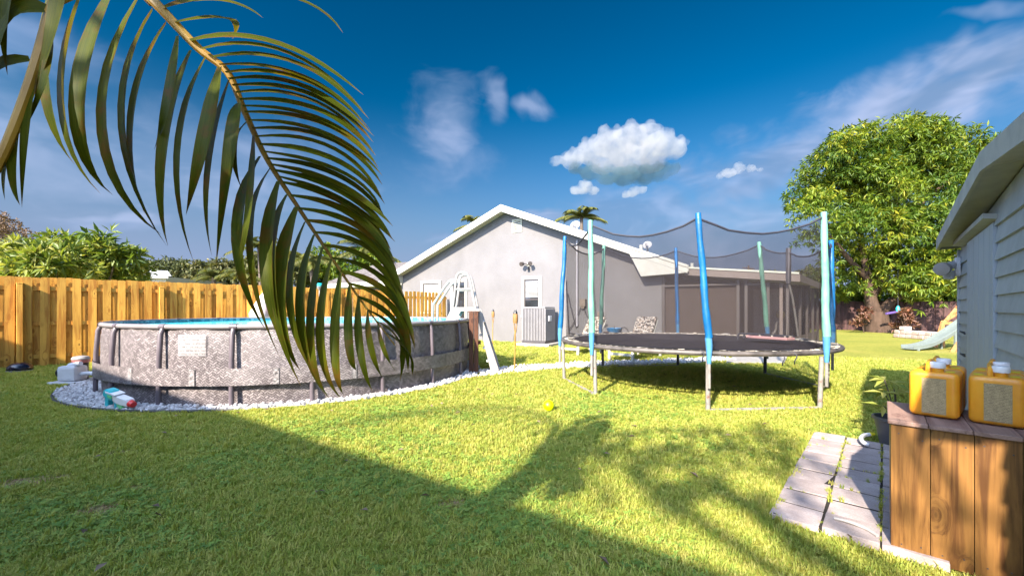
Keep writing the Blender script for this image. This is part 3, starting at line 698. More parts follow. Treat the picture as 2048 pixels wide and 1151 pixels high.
# yellow pump post with white hose beside the porch
pp = gr(1562, 700)
pt = thing('hose_post', 'yellow post with coiled white hose beside the screened porch', 'hose stand', (pp.x, pp.y, 0))
Yp = pp.y
f = MB(); f.tube([at(1562, 700, Yp), at(1562, 640, Yp)], 0.045, 8); f.build('post', mat('faded_yellow', (0.42, 0.28, 0.07), 0.6, 0.2, 8), pt)
f = MB(); f.lathe([(0.02, -0.12), (0.10, -0.09), (0.12, 0.0), (0.10, 0.09), (0.03, 0.13)], at(1561, 629, Yp), 12); f.build('reel_head', mat('faded_yellow_head', (0.5, 0.36, 0.12), 0.6, 0.2, 8), pt, smooth=True)
f = MB(); f.tube(spline([at(1542, 672, Yp-0.1), at(1551, 660, Yp-0.1), at(1553, 648, Yp-0.1), at(1560, 637, Yp-0.1), at(1557, 645, Yp), at(1555, 672, Yp)], 6), 0.035, 7); f.build('hose', M['plastic_white'], pt)

# ---------------------------------------------------------------- concrete slab by the porch
s = MB(); a, b, c, d = gr(1452, 726), gr(1568, 727), gr(1576, 712), gr(1470, 711)
s.prism([p+Vector((0, 0, 0.04)) for p in (a, b, c, d)], (0, 0, -0.08)); so = s.build('concrete_slab', M['concrete'], bevel=0.01); tag(so, 'pale concrete slab in the grass by the screened porch', kind='structure')

# ---------------------------------------------------------------- fences
def board_mesh(name, wd, hgt, th, ear, m):
    pts = [(-wd/2, 0, 0), (wd/2, 0, 0), (wd/2, 0, hgt-ear), (wd/2-ear, 0, hgt), (-wd/2+ear, 0, hgt), (-wd/2, 0, hgt-ear)]
    mb = MB(); mb.prism([Vector(p)-Vector((0, th/2, 0)) for p in pts], (0, th, 0)); return mb.mesh(name, m)
def fence(name, label, A, dr, L, front, hgt, m, pitch=0.245, bw=0.14, post_ts=(), two=True, drop=0.0, rails=(0.22, 0.95, 1.72), post_front=True, rnd=0.012):
    root = thing(name, label, 'fence', (A.x, A.y, 0)); ang = math.atan2(dr.y, dr.x)
    me = board_mesh('board', bw, hgt, 0.018, 0.022, m)
    n = int(L/pitch)
    for i in range(n):
        t = (i+0.5)*pitch; p = dr*t+front*0.030
        link('board', me, root, (p.x, p.y, 0.02-drop*t/L+random.uniform(-rnd, rnd)), (random.uniform(-.004, .004), random.uniform(-.005, .005), ang+random.uniform(-.02, .02)))
        if two:
            t = (i+1)*pitch; p = dr*t-front*0.030
            link('board', me, root, (p.x, p.y, 0.02-drop*t/L+random.uniform(-rnd, rnd)), (0, random.uniform(-.005, .005), ang))
    for z in rails:
        r = MB(); a = A+Vector((0, 0, z)); b = A+dr*L+Vector((0, 0, z-drop)); r.bar(a, b, 0.036, 0.085); r.build('rail', m, root)
    pm = MB(); pm.box((0, 0, (hgt-0.14)/2), (0.09, 0.09, hgt-0.14)); pm.box((0, 0, hgt-0.13), (0.10, 0.10, 0.02)); pme = pm.mesh('post', m); bevel_mesh(pme, 0.006, 1)
    for t in post_ts:
        p = dr*t+front*(0.088 if post_front else -0.088); link('post', pme, root, (p.x, p.y, -drop*t/L), (0, 0, ang))
    return root
FA = Vector((-10.75, 8.5, 0))-E1*4.0
fence('wooden_fence', 'long golden wood fence behind the pool with alternating boards', FA, E1, 13.55, E2, 1.95, M['fence'], post_ts=[1.89, 4.19, 6.49, 8.79, 11.09, 13.4])
fA = Vector((-4.05, 15.0, 0)); fB = Vector((-2.75, 16.75, 0)); dr = (fB-fA); Lr = dr.length; dr.normalize()
fence('wooden_fence', 'short golden wood fence return standing before the house windows', fA, dr, Lr, Vector((dr.y, -dr.x, 0)), 1.93, M['fence'], pitch=0.19, bw=0.135, two=False, post_ts=[Lr-0.02], post_front=False)
BA = Vector((20.3, 25.0, 0))-E2*9
fence('wooden_fence', 'dark brown wood fence at the back behind the mango tree', BA, E2, 24, -E1, 1.92, M['fence_back'], pitch=0.30, bw=0.17, post_ts=[1, 3.4, 5.8, 8.2, 10.6, 13, 15.4, 17.8, 20.2, 22.6], drop=0.42, rails=(0.25, 1.0, 1.7), post_front=False)

# ---------------------------------------------------------------- shed on the right
CS = Vector((5.86, 5.22, 0)); NW = -E2
shed = thing('garden_shed', 'blue grey lap sided garden shed with pale overhanging gable roof', 'shed', tuple(CS))
def sp(t, o, z): return CS+E1*t+NW*o+Vector((0, 0, z))
TP, ZP = -3.27, 2.39; T0, Z0 = 0.06, 2.17; T1, Z1 = -6.9, 1.93
def zrk(t): return ZP+(Z0-ZP)*(t-TP)/(T0-TP) if t > TP else ZP+(Z1-ZP)*(t-TP)/(T1-TP)
b = MB(); b.prism([sp(0, 0, 0), sp(-6.6, 0, 0), sp(-6.6, 0, zrk(-6.6)-0.1), sp(TP, 0, ZP-0.1), sp(0, 0, zrk(0)-0.1)], E2*3.4); b.build('wall', M['siding'], shed)
row = 0.152; a1 = math.atan2(-E1.y, -E1.x)
for (ta, tb) in ((-0.03, -0.80), (-2.34, -6.55)):
    k = 0
    while k*row < 2.45:
        z0 = k*row+0.01; z1 = z0+row+0.012
        lim = min(zrk(ta), zrk(tb)) if ta > -1 else None
        # trim the board under the roof line
        segs = [(ta, tb)]
        if ta < -1:
            segs = []
            ts = [ta+(tb-ta)*i/8 for i in range(9)]
            ok = [t for t in ts if zrk(t)-0.13 > z1]
            if ok: segs = [(max(ok), min(ok))]
        elif lim-0.13 < z1: segs = []
        for (p, q) in segs:
            if abs(p-q) < 0.05: continue
            m = MB(); m.prism([sp(p, 0.004, z1), sp(p, 0.028, z0), sp(p, 0.004, z0)], E1*(q-p)); m.build('siding_board', M['siding'], shed)
        k += 1
t = MB(); t.prism([sp(-0.03, 0.003, 0), sp(0.035, 0.003, 0), sp(0.035, 0.003, 2.03), sp(-0.03, 0.003, 2.03)], NW*0.030); t.build('corner_trim', M['siding'], shed)
d = MB(); d.prism([sp(-0.82, 0.003, 0.04), sp(-2.32, 0.003, 0.04), sp(-2.32, 0.003, 2.02), sp(-0.82, 0.003, 2.02)], NW*0.030); do = d.build('door', mat('blue_grey_door_panel', (0.345, 0.385, 0.43), 0.6, 0.08, 3, 0.25, 50, stretch=(1, 1, 0.2)), shed)
for k in range(5):
    tt = -0.82-1.5*(k+0.5)/5; gmb = MB(); gmb.prism([sp(tt, 0.0335, 0.05), sp(tt-0.018, 0.0335, 0.05), sp(tt-0.018, 0.0335, 2.0), sp(tt, 0.0335, 2.0)], NW*0.0015); gmb.build('batten', do.data.materials[0], do)
for z in (0.72, 0.98):
    hk = MB(); hk.tube(spline([sp(-0.70, 0.035, z), sp(-0.72, 0.07, z+0.01), sp(-0.78, 0.075, z+0.012), sp(-0.84, 0.05, z-0.01)], 4), 0.009, 6); hk.build('latch', M['steel_dark'], shed)
hd_ = MB(); hd_.prism([sp(-0.30, 0.004, 2.035), sp(-2.40, 0.004, 2.035), sp(-2.40, 0.10, 2.055), sp(-0.30, 0.10, 2.055)], (0, 0, 0.045)); hd_.build('door_header', M['shed_trim'], shed)
OVH = 0.22
for (ta, za, tb, zb) in ((T0, Z0, TP, ZP), (TP-0.004, ZP, T1, Z1)):
    r = MB(); r.prism([sp(ta, OVH-0.03, za), sp(tb, OVH-0.03, zb), sp(tb, OVH-0.03, zb-0.06), sp(ta, OVH-0.03, za-0.06)], E2*(3.4+0.4)); ro = r.build('roof', M['shed_trim'], shed)
    r = MB(); r.prism([sp(ta, OVH, za+0.03), sp(tb, OVH, zb+0.03), sp(tb, OVH, zb-0.115), sp(ta, OVH, za-0.115)], E2*0.028); r.build('rake_board', M['shed_trim'], shed)
    r = MB(); r.prism([sp(ta, OVH-0.032, za-0.065), sp(tb, OVH-0.032, zb-0.065), sp(tb, OVH-0.032, zb-0.085), sp(ta, OVH-0.032, za-0.085)], E2*(OVH-0.034)); r.build('soffit', M['shed_trim'], shed)
r = MB(); r.prism([sp(T0+0.002, OVH-0.002, Z0+0.026), sp(T0+0.002, -3.4, Z0+0.026), sp(T0+0.002, -3.4, Z0-0.11), sp(T0+0.002, OVH-0.002, Z0-0.11)], E1*0.025); r.build('eave_board', M['shed_trim'], shed)
# flood light fixed to the shed corner
fl = thing('flood_light', 'white flood light with motion sensor on the shed corner', 'lamp', tuple(sp(-0.15, 0.03, 1.83)))
f = MB(); f.box(sp(-0.15, 0.045, 1.80), (0.13, 0.05, 0.24), rz=math.atan2(E1.y, E1.x)); f.build('mount', M['grey_plastic'], fl, bevel=0.01)
f = MB(); p0 = sp(-0.15, 0.07, 1.84); p1 = at(1893, 534, 5.12); f.tube([p0, p0.lerp(p1, 0.5), p1], [0.045, 0.05, 0.055], 12); f.build('arm', M['grey_plastic'], fl, smooth=True)
f = MB(); dd = (p1-p0).normalized(); f.tube([p1, p1+dd*0.03, p1+dd*0.10, p1+dd*0.105], [0.056, 0.075, 0.085, 0.07], 14); f.build('lamp_head', M['plastic_white'], fl, smooth=True)
f = MB(); f.lathe([(0.02, 0.06), (0.055, 0.05), (0.06, 0.0), (0.045, -0.05), (0.01, -0.065)], sp(-0.17, 0.12, 1.70), 14); f.build('sensor', M['grey_plastic'], fl, smooth=True)

# ---------------------------------------------------------------- outbuilding behind the viewpoint (its shade falls over the lawn)
LD = Vector((0.835, -0.550, 0)).normalized(); LN = Vector((LD.y, -LD.x, 0))
LN = LN if LN.y < 0 else -LN
HE = 2.8; k_ = HE/math.tan(SUN_EL); SH = Vector((-SUN_DIR.x, -SUN_DIR.y, 0)).normalized()
e0 = Vector((-3.54, 4.93, 0))-SH*k_
ob = thing('outbuilding', 'pale outbuilding behind the viewpoint whose shade crosses the lawn', 'building', tuple(e0+LN*2))
w = MB(); w.prism([e0+LD*-9+LN*0.4, e0+LD*5.2+LN*0.4, e0+LD*5.2+LN*5, e0+LD*-9+LN*5], (0, 0, HE-0.15)); w.build('wall', M['wallpale'], ob)
w = MB(); w.prism([e0+LD*-9.4+Vector((0, 0, HE)), e0+LD*5.6+Vector((0, 0, HE)), e0+LD*5.6+LN*5.4+Vector((0, 0, HE)), e0+LD*-9.4+LN*5.4+Vector((0, 0, HE))], (0, 0, -0.14)); w.build('roof', M['shed_trim'], ob)

# ---------------------------------------------------------------- paved strip
pv = thing('paved_strip', None, None, tuple(E1*3.9+E2*(-0.13)), kind='structure'); tag(pv, 'strip of pinkish concrete pavers beside the wooden box')
pm = MB(); pm.box((0, 0, -0.02), (0.2275, 0.2395, 0.06)); pme = pm.mesh('paver', M['paver']); bevel_mesh(pme, 0.006, 2)
pa = math.atan2(E1.y, E1.x)
for i in range(9):
    for j in range(3):
        if j == 2 and i in (0, 1, 2): 
            if i != 0: pass
        c = E1*(2.805+0.2435*(i+0.5))+E2*(-0.508+0.250*(j+0.5))+Vector((random.uniform(-.003, .003), random.uniform(-.003, .003), 0.026+random.uniform(-.006, .006)))
        link('paver', pme, pv, tuple(c-base_of(pv)), (random.uniform(-.014, .014), random.uniform(-.014, .014), pa+random.uniform(-.015, .015)))
bed = MB(); bed.prism([E1*2.83+E2*(-0.485), E1*2.83+E2*0.225, E1*4.97+E2*0.225, E1*4.97+E2*(-0.485)], (0, 0, 0.029))
bed.build('joint_soil', mat('dark_soil', (0.014, 0.010, 0.006), 0.95, 0.3, 20, 0.5, 60), pv)

# ================================================================ THINGS
Z = lambda z: Vector((0, 0, z))
# ---------------------------------------------------------------- above ground pool
PC = Vector((-4.02, 8.22, 0)); PR = 3.14; PZ = 1.06; NP = 21; TH0 = R(-82)
pool = thing('swimming_pool', 'round above ground pool with grey wicker print wall and dark posts', 'pool', tuple(PC))
def pc(th, r, z): return PC+Vector((math.cos(th)*r, math.sin(th)*r, z))
def ring_surface(rf, zs, n, close=True):
    mb = MB(); k = len(zs)
    mb.v = [tuple(pc(2*math.pi*i/n+TH0, rf(i/n*NP % 1.0, z, i), z)) for i in range(n+1) for z in zs]
    mb.f = [(i*k+j, (i+1)*k+j, (i+1)*k+j+1, i*k+j+1) for i in range(n) for j in range(k-1)]; mb.m = [0]*len(mb.f)
    return mb
def bulge(fr, z, i):
    s = math.sin(math.pi*fr); v = math.sin(math.pi*min(1, max(0, z/PZ)))**0.7
    return PR-0.085+0.055*s**0.6*(0.35+0.65*v)+0.012*math.sin(i*2.1+z*9)*s
zs = [0.0, 0.06, 0.15, 0.25, 0.38, 0.5, 0.62, 0.74, 0.86, 0.95, 1.02]
mb = ring_surface(bulge, zs, NP*10); wl = mb.build('wall', M['weave'], pool, smooth=True)
def cyl_uv(me):
    uv = me.uv_layers.new(name='UVMap')
    for p in me.polygons:
        ang = [math.atan2(me.vertices[v].co.y, me.vertices[v].co.x) for v in p.vertices]; ref = ang[0]
        for li, a in zip(p.loop_indices, ang):
            while a-ref > math.pi: a -= 2*math.pi
            while a-ref < -math.pi: a += 2*math.pi
            uv.data[li].uv = (a*PR, me.vertices[me.loops[li].vertex_index].co.z)
cyl_uv(wl.data)
mb = ring_surface(lambda fr, z, i: PR+0.038+0.004*math.sin(i*0.7), [0.285, 0.30, 0.49, 0.505], NP*6); bl = mb.build('belt', M['weave'], pool, smooth=True); cyl_uv(bl.data)
mb = ring_surface(lambda fr, z, i: PR-0.115, [0.86, 1.04], NP*4); mb.build('liner_border', M['tiles'], pool, smooth=True)
mb = ring_surface(lambda fr, z, i: PR-0.117, [0.02, 0.86], NP*4); mb.build('inner_liner', M['liner_in'], pool, smooth=True)
mb = MB(); mb.add([pc(2*math.pi*i/90, PR-0.12, 0.985) for i in range(90)], [tuple(range(90))]); mb.build('water', M['water'], pool)
# top rail in lengths, T joints and posts
for i in range(NP):
    t0 = TH0+2*math.pi*i/NP; t1 = TH0+2*math.pi*(i+1)/NP
    mb = MB(); mb.tube([pc(t0+(t1-t0)*k/4, PR-0.055, PZ-0.03) for k in range(5)], 0.034, 10); mb.build('top_rail', M['pool_rail'], pool, smooth=True)
    c0, s0 = math.cos(t0), math.sin(t0); mb = MB()
    mb.tube([pc(t0-0.014, PR-0.055, PZ-0.03), pc(t0+0.014, PR-0.055, PZ-0.03)], 0.040, 10); mb.build('rail_joint', M['pool_post'], pool, smooth=True)
    mb = MB(); mb.tube([pc(t0, PR-0.05, PZ-0.055), pc(t0, PR-0.022, PZ-0.12), pc(t0, PR+0.0, 0.6), pc(t0, PR+0.006, 0.02)], [0.030, 0.030, 0.030, 0.030], 10); mb.build('post', M['pool_post'], pool, smooth=True)
# printed notice
def patch_on_wall(name, th0, th1, z0, z1, m, off=0.004, base=None):
    mb = MB(); n = 10; kk = 4
    rr_ = (lambda t, z: PR+0.0) if base is None else base
    mb.v = [tuple(pc(th0+(th1-th0)*i/n, rr_(th0+(th1-th0)*i/n, z0+(z1-z0)*j/kk)+off, z0+(z1-z0)*j/kk)) for i in range(n+1) for j in range(kk+1)]
    mb.f = [(i*(kk+1)+j, (i+1)*(kk+1)+j, (i+1)*(kk+1)+j+1, i*(kk+1)+j+1) for i in range(n) for j in range(kk)]; mb.m = [0]*len(mb.f)
    o = mb.build(name, m, pool, smooth=True); uv = o.data.uv_layers.new(name='UVMap')
    for l in o.data.loops:
        i, j = divmod(l.vertex_index, kk+1); uv.data[l.index].uv = (i/n, j/kk)
    return o
def wall_r(t, z): fr = ((t-TH0)/(2*math.pi)*NP) % 1.0; return bulge(fr, z, 0)-0.0+0.013
patch_on_wall('notice', R(-94.6), R(-87.9), 0.66, 0.93, M['notice'], 0.004, wall_r)
for (ta, tb) in ((R(-107.6), R(-106.2)), (R(-90.9), R(-89.6)), (R(-56), R(-54.8)), (R(-73), R(-71.8))):
    patch_on_wall('belt_mark', ta, tb, 0.29, 0.50, mat('belt_mark_print', (0.06, 0.05, 0.052), 0.6, 0.75, 34, hue=(0.22, 0.2, 0.205)), 0.006, lambda t, z: PR+0.041)

# ---------------------------------------------------------------- white gravel ring and path, plastic edging
def pebble(seed):
    rnd = random.Random(seed); bm = bmesh.new(); bmesh.ops.create_icosphere(bm, subdivisions=1, radius=1.0)
    for v in bm.verts: v.co = Vector((v.co.x*1.15, v.co.y*0.9, v.co.z*0.62))*rnd.uniform(0.8, 1.15)
    me = bpy.data.meshes.new('pebble'); bm.to_mesh(me); bm.free(); me.materials.append(M['gravel']); return me
GW = []
def in_gravel_ring(x, y):
    d = math.hypot(x-PC.x, y-PC.y); a = math.atan2(y-PC.y, x-PC.x)
    wv_ = 0.16+0.30*max(0, math.cos(a-R(200)))**2+0.02*math.sin(a*7)+0.02*math.sin(a*17)
    return PR-0.12 < d < PR+wv_
path_pts = [Vector(p) for p in ((-0.75, 7.7), (0.0, 8.35), (0.9, 8.75), (2.0, 9.15), (3.3, 9.45), (4.4, 9.75), (5.2, 10.1))]
def in_path(x, y):
    p = Vector((x, y)); best = 9
    for a, b in zip(path_pts[:-1], path_pts[1:]):
        d = b-a; t = max(0, min(1, (p-a).dot(d)/d.dot(d))); best = min(best, (p-a-d*t).length)
    return best < 0.36+0.05*math.sin(x*5)+0.04*math.sin(x*13)
pts = []
while len(pts) < 6500:
    if random.random() < 0.5:
        a = random.uniform(0, 2*math.pi); rr_ = random.uniform(PR-0.05, PR+0.5); x, y = PC.x+math.cos(a)*rr_, PC.y+math.sin(a)*rr_
        if in_gravel_ring(x, y): pts.append((x, y))
    else:
        x, y = random.uniform(-1.2, 5.6), random.uniform(7.3, 10.6)
        if in_path(x, y) and math.hypot(x-PC.x, y-PC.y) > PR-0.03: pts.append((x, y))
def scatter(name, pts, rots, scl, pick, meshes):
    """one object: points that carry instances of a few small meshes (geometry nodes)"""
    me = bpy.data.meshes.new(name); n = len(pts); me.vertices.add(n); me.vertices.foreach_set('co', np.asarray(pts, dtype=np.float32).ravel())
    a = me.attributes.new('rot', 'FLOAT_VECTOR', 'POINT'); a.data.foreach_set('vector', np.asarray(rots, dtype=np.float32).ravel())
    a = me.attributes.new('scl', 'FLOAT', 'POINT'); a.data.foreach_set('value', np.asarray(scl, dtype=np.float32))
    a = me.attributes.new('pick', 'INT', 'POINT'); a.data.foreach_set('value', np.asarray(pick, dtype=np.int32))
    ob = link(name, me)
    ng = bpy.data.node_groups.new(name, 'GeometryNodeTree')
    ng.interface.new_socket('Geometry', in_out='INPUT', socket_type='NodeSocketGeometry'); ng.interface.new_socket('Geometry', in_out='OUTPUT', socket_type='NodeSocketGeometry')
    T = NT(ng); gi = T.new('NodeGroupInput'); go = T.new('NodeGroupOutput')
    j = T.new('GeometryNodeJoinGeometry')
    for k, m in reversed(list(enumerate(meshes))):
        src = bpy.data.objects.new(name+'_piece', m)
        oi = T.new('GeometryNodeObjectInfo'); oi.inputs[0].default_value = src; oi.inputs['As Instance'].default_value = True
        T.l.new(oi.outputs['Geometry'], j.inputs[0])
    ip = T.new('GeometryNodeInstanceOnPoints'); T.l.new(gi.outputs[0], ip.inputs['Points']); T.l.new(j.outputs[0], ip.inputs['Instance'])
    ip.inputs['Pick Instance'].default_value = True
    def attr(nm, typ):
        a = T.new('GeometryNodeInputNamedAttribute', data_type=typ); a.inputs[0].default_value = nm; return a.outputs[0]
    T.l.new(attr('pick', 'INT'), ip.inputs['Instance Index'])
    e2r = T.new('FunctionNodeEulerToRotation'); T.l.new(attr('rot', 'FLOAT_VECTOR'), e2r.inputs[0]); T.l.new(e2r.outputs[0], ip.inputs['Rotation'])
    T.l.new(attr('scl', 'FLOAT'), ip.inputs['Scale'])
    T.l.new(ip.outputs[0], go.inputs[0])
    md = ob.modifiers.new('scatter', 'NODES'); md.node_group = ng
    return ob
n = len(pts); GP = [(x, y, random.uniform(0.008, 0.03)) for x, y in pts]
go_ = scatter('white_gravel', GP, RNG.uniform(-3, 3, (n, 3)), RNG.uniform(0.016, 0.036, n), RNG.integers(0, 4, n), [pebble(i) for i in range(4)])
tag(go_, 'white pebbles ringing the pool and running as a path to the porch', 'gravel', kind='stuff')
gb = MB(); gb.add([(PC.x, PC.y, 0.012)]+[tuple(pc(2*math.pi*i/120, PR+0.16+0.30*max(0, math.cos(2*math.pi*i/120-R(200)))**2, 0.012)) for i in range(120)], [(0, i+1, (i+1) % 120+1) for i in range(120)])
gbo = gb.build('gravel_bed', mat('gravel_bed', (0.42, 0.40, 0.39), 0.9, 0.3, 30, 0.6, 60)); tag(gbo, 'pale gravel bed under the pool', kind='structure')
ed = MB(); ed.tube([pc(R(150)+R(130)*i/40, PR+0.19+0.30*max(0, math.cos(R(150)+R(130)*i/40-R(200)))**2, 0.02) for i in range(41)], 0.016, 6)
tag(ed.build('lawn_edging', M['edging']), 'thin black plastic edging between gravel and lawn left of the pool', 'edging')

# ---------------------------------------------------------------- pool ladder and brown post
LC = Vector((-0.92, 8.22, 0))
lad = thing('pool_ladder', 'white plastic A-frame pool ladder with tall hoop handrails', 'ladder', (LC.x, LC.y, 0))
y0, y1 = 7.98, 8.50
for y in (y0, y1):
    m = MB(); m.prism([(-0.735, y, 1.27), (-0.655, y, 1.27), (-0.265, y, 0.06), (-0.27, y, 0.0), (-0.42, y, 0.0), (-0.43, y, 0.05)], (0, 0.05, 0)); m.build('stringer', M['plastic_white'], lad, bevel=0.008)
    m = MB(); m.tube(spline([(-1.19, y+0.02, 1.26), (-1.15, y+0.02, 1.55), (-1.11, y+0.02, 1.90), (-1.04, y+0.02, 1.985), (-0.93, y+0.02, 1.985), (-0.86, y+0.02, 1.90), (-0.79, y+0.02, 1.6), (-0.72, y+0.02, 1.24)], 5), 0.026, 8); m.build('handrail', M['plastic_white'], lad, smooth=True)
    m = MB(); m.tube([(-1.125, y+0.02, 1.66), (-0.80, y+0.02, 1.66)], 0.022, 8); m.build('cross_bar', M['plastic_white'], lad, smooth=True)
    m = MB(); m.tube(spline([(-1.60, y+0.1, 0.6), (-1.60, y+0.1, 1.28), (-1.55, y+0.1, 1.42), (-1.28, y+0.06, 1.80), (-1.14, y+0.03, 1.84)], 4), 0.026, 8); m.build('inner_rail', M['plastic_white'], lad, smooth=True)
    m = MB(); m.prism([(-1.33, y, 1.02), (-1.20, y, 1.30), (-0.72, y, 1.30), (-0.72, y, 1.22), (-1.02, y, 1.22), (-1.14, y, 1.02)], (0, 0.05, 0)); m.build('deck_bracket', M['plastic_white'], lad, bevel=0.006)
m = MB(); m.box((-0.95, (y0+y1)/2+0.025, 1.245), (0.5, y1-y0-0.05, 0.045)); m.build('platform', M['plastic_white'], lad, bevel=0.01)
for k in range(4):
    z = 0.22+k*0.26; x = -0.345-(z/1.27)*0.345; m = MB(); m.box((x-0.03, (y0+y1)/2+0.025, z), (0.16, y1-y0-0.054, 0.035)); m.build('step', M['grey_plastic'], lad, bevel=0.006)
m = MB(); m.tube([(-1.27, 8.6, 1.2), (-1.27, 8.6, 1.62)], 0.024, 8); m.build('inner_rail', M['plastic_white'], lad, smooth=True)
po = thing('wooden_post', 'dark brown wooden post between the pool wall and the ladder', 'post', (-0.77, 7.90, 0))
for (x, s) in ((-0.80, 0.085), (-0.705, 0.085)):
    m = MB(); m.box((x, 7.88, 0.60), (s, 0.09, 1.20)); m.build('timber', M['deck_brown'], po, bevel=0.006)
m = MB(); m.box((-0.755, 7.90, 1.213), (0.22, 0.14, 0.02)); m.build('cap', M['deck_brown'], po, bevel=0.004)
m = MB(); m.box((-0.66, 7.94, 0.60), (0.08, 0.05, 0.07)); m.build('block', M['deck_brown'], po)

# ---------------------------------------------------------------- tiki torches
def torch(label, base, Hh):
    t = thing('garden_torch', label, 'torch', tuple(base), group='bamboo garden torches')
    b = Vector(base); lean = Vector((0.02, 0, 0))
    m = MB(); m.tube([b, b+lean*0.6+Z(Hh*0.62), b+lean+Z(Hh*0.66)], [0.016, 0.014, 0.014], 8); m.build('pole', M['bamboo'], t)
    for k in range(4):
        a = k*math.pi/2+0.4; v = Vector((math.cos(a), math.sin(a), 0)); m = MB(); m.tube([b+lean+Z(Hh*0.62)+v*0.012, b+lean+Z(Hh*0.80)+v*0.045], 0.006, 5); m.build('splint', M['bamboo'], t)
    m = MB(); m.lathe([(0.042, 0), (0.052, 0.03), (0.056, 0.10), (0.052, 0.18), (0.040, 0.20)], b+lean+Z(Hh*0.78), 14); hd = m.build('woven_head', M['rattan'], t, smooth=True)
    m = MB(); m.lathe([(0.045, 0), (0.042, 0.03), (0.028, 0.05), (0.02, 0.085)], b+lean+Z(Hh*0.78+0.20), 12); m.build('burner_cap', M['black'], t, smooth=True)
torch('bamboo torch nearer the pool, standing in the white gravel path', gr(1029, 739), 1.24)
torch('bamboo torch farther back in the grass before the house wall', gr(985, 690), 1.27)

# ---------------------------------------------------------------- air conditioner on its pad
AL = Vector((0.349, 13.95, 0)); aw, ad = 0.88, 0.84; ang = math.atan2(HD.y, HD.x)
ac = thing('air_conditioner', 'grey louvred air conditioner unit on a concrete pad by the wall', 'air conditioner', tuple(AL+HD*aw/2+HN*ad/2))
acc_ = AL+HD*aw/2+HN*ad/2
m = MB(); m.box(acc_+Z(0.72), (aw-0.06, ad-0.06, 1.15), rz=ang); m.build('core', M['ac_dark'], ac)
m = MB(); m.box(acc_+Z(1.325), (aw, ad, 0.05), rz=ang); m.build('top_cover', M['ac_grey'], ac, bevel=0.012)
m = MB(); m.box(acc_+Z(0.145), (aw, ad, 0.09), rz=ang); m.build('base_pan', M['ac_dark'], ac, bevel=0.008)
for (o, dr_, L_, cnt) in ((AL, HD, aw, 15), (AL+HD*aw, HN, ad, 13), (AL+HN*ad, HD, aw, 15), (AL, HN, ad, 13)):
    for k in range(cnt):
        p = o+dr_*(L_*(k+0.5)/cnt)+Z(0.745); m = MB(); m.box(p, (L_/cnt*0.55, 0.03, 1.10), rz=math.atan2(dr_.y, dr_.x)); m.build('louvre', M['ac_grey'], ac)
m = MB(); p = AL+HD*(aw+0.02)+HN*0.35+Z(0.95); m.box(p, (0.05, 0.22, 0.18), rz=ang); m.build('control_box', M['grey_plastic'], ac, bevel=0.006)
m = MB(); m.prism([AL-HD*0.15-HN*0.15, AL+HD*(aw+0.2)-HN*0.15, AL+HD*(aw+0.2)+HN*(ad+0.15), AL-HD*0.15+HN*(ad+0.15)], (0, 0, 0.095))
tag(m.build('equipment_pad', M['concrete'], bevel=0.01), 'square concrete pad under the air conditioner', 'pad')

# ---------------------------------------------------------------- wall flood light, dishes, utility pole
p = hpix(1057, 529, -0.03); wl_ = thing('wall_light', 'twin head flood light high on the gable wall', 'lamp', tuple(p))
m = MB(); m.lathe([(0.07, 0), (0.07, 0.03), (0.03, 0.05)], p+HN*0.02, 12, M=Matrix((HD, Vector((0, 0, 1)), -HN)).transposed()); m.build('mount', M['soffit'], wl_)
for s in (-1, 1):
    m = MB(); a = p-HN*0.04; b = a+HD*s*0.15+Z(0.04)-HN*0.08; m.tube([a, b], 0.018, 6); c_ = b+(HD*s*0.3-HN-Z(0.3)).normalized()*0.14; m.tube([b, b.lerp(c_, 0.2), c_], [0.03, 0.07, 0.085], 10); m.build('lamp_head', M['bronze'], wl_, smooth=True)
m = MB(); m.box(p-HN*0.08-Z(0.13), (0.10, 0.10, 0.12), rz=ang); m.build('sensor', M['black'], wl_, bevel=0.01)
def dish(label, x, y, d, r):
    c_ = hpix(x, y, d); q = (c_-O).dot(HD); foot = hp(q, d, zroof(q)); t = thing('satellite_dish', label, 'dish', tuple(foot), group='satellite dishes on the roof')
    up = Vector((-0.45, -0.75, 0.5)).normalized(); sx = up.cross(Vector((0, 0, 1))).normalized(); sy = sx.cross(up); Mx = Matrix((sx, sy, up)).transposed()
    m = MB(); m.lathe([(0.01, 0), (r*0.5, r*0.06), (r*0.85, r*0.18), (r, r*0.26), (r, r*0.30), (r*0.8, r*0.2), (0.01, 0.03)], c_, 18, M=Mx); m.build('reflector', M['dish'], t, smooth=True)
    m = MB(); m.tube([foot-Z(0.05), foot.lerp(c_, 0.6)-up*0.05, c_-up*0.01], 0.025, 6); m.build('mast', M['ac_grey'], t)
    m = MB(); e = c_+up*r*1.1-sy*r*0.5; m.tube([c_-sy*r*0.9+up*r*0.2, e], 0.012, 5); m.box(e, (0.07, 0.07, 0.10)); m.build('feed_arm', M['ac_grey'], t)
dish('larger grey satellite dish near the gable peak beside the palm', 1151, 452, 0.6, 0.20)
dish('smaller grey satellite dish farther down the right roof slope', 1295, 491, 2.2, 0.17)
up_ = at(1497, 619, 60); t = thing('utility_pole', 'distant utility pole with crossarm above the porch roof', 'utility pole', (up_.x, up_.y, 0))
m = MB(); m.tube([(up_.x, up_.y, 0), (up_.x, up_.y, H+88/F*60)], 0.13, 7); m.build('pole', M['bark'], t)
m = MB(); m.bar((up_.x-0.9, up_.y, H+84/F*60), (up_.x+0.9, up_.y, H+82/F*60), 0.12, 0.12); m.tube([(up_.x+0.3, up_.y-0.2, H+74/F*60), (up_.x+0.3, up_.y-0.2, H+82/F*60)], 0.2, 8); m.build('crossarm', M['bark'], t)

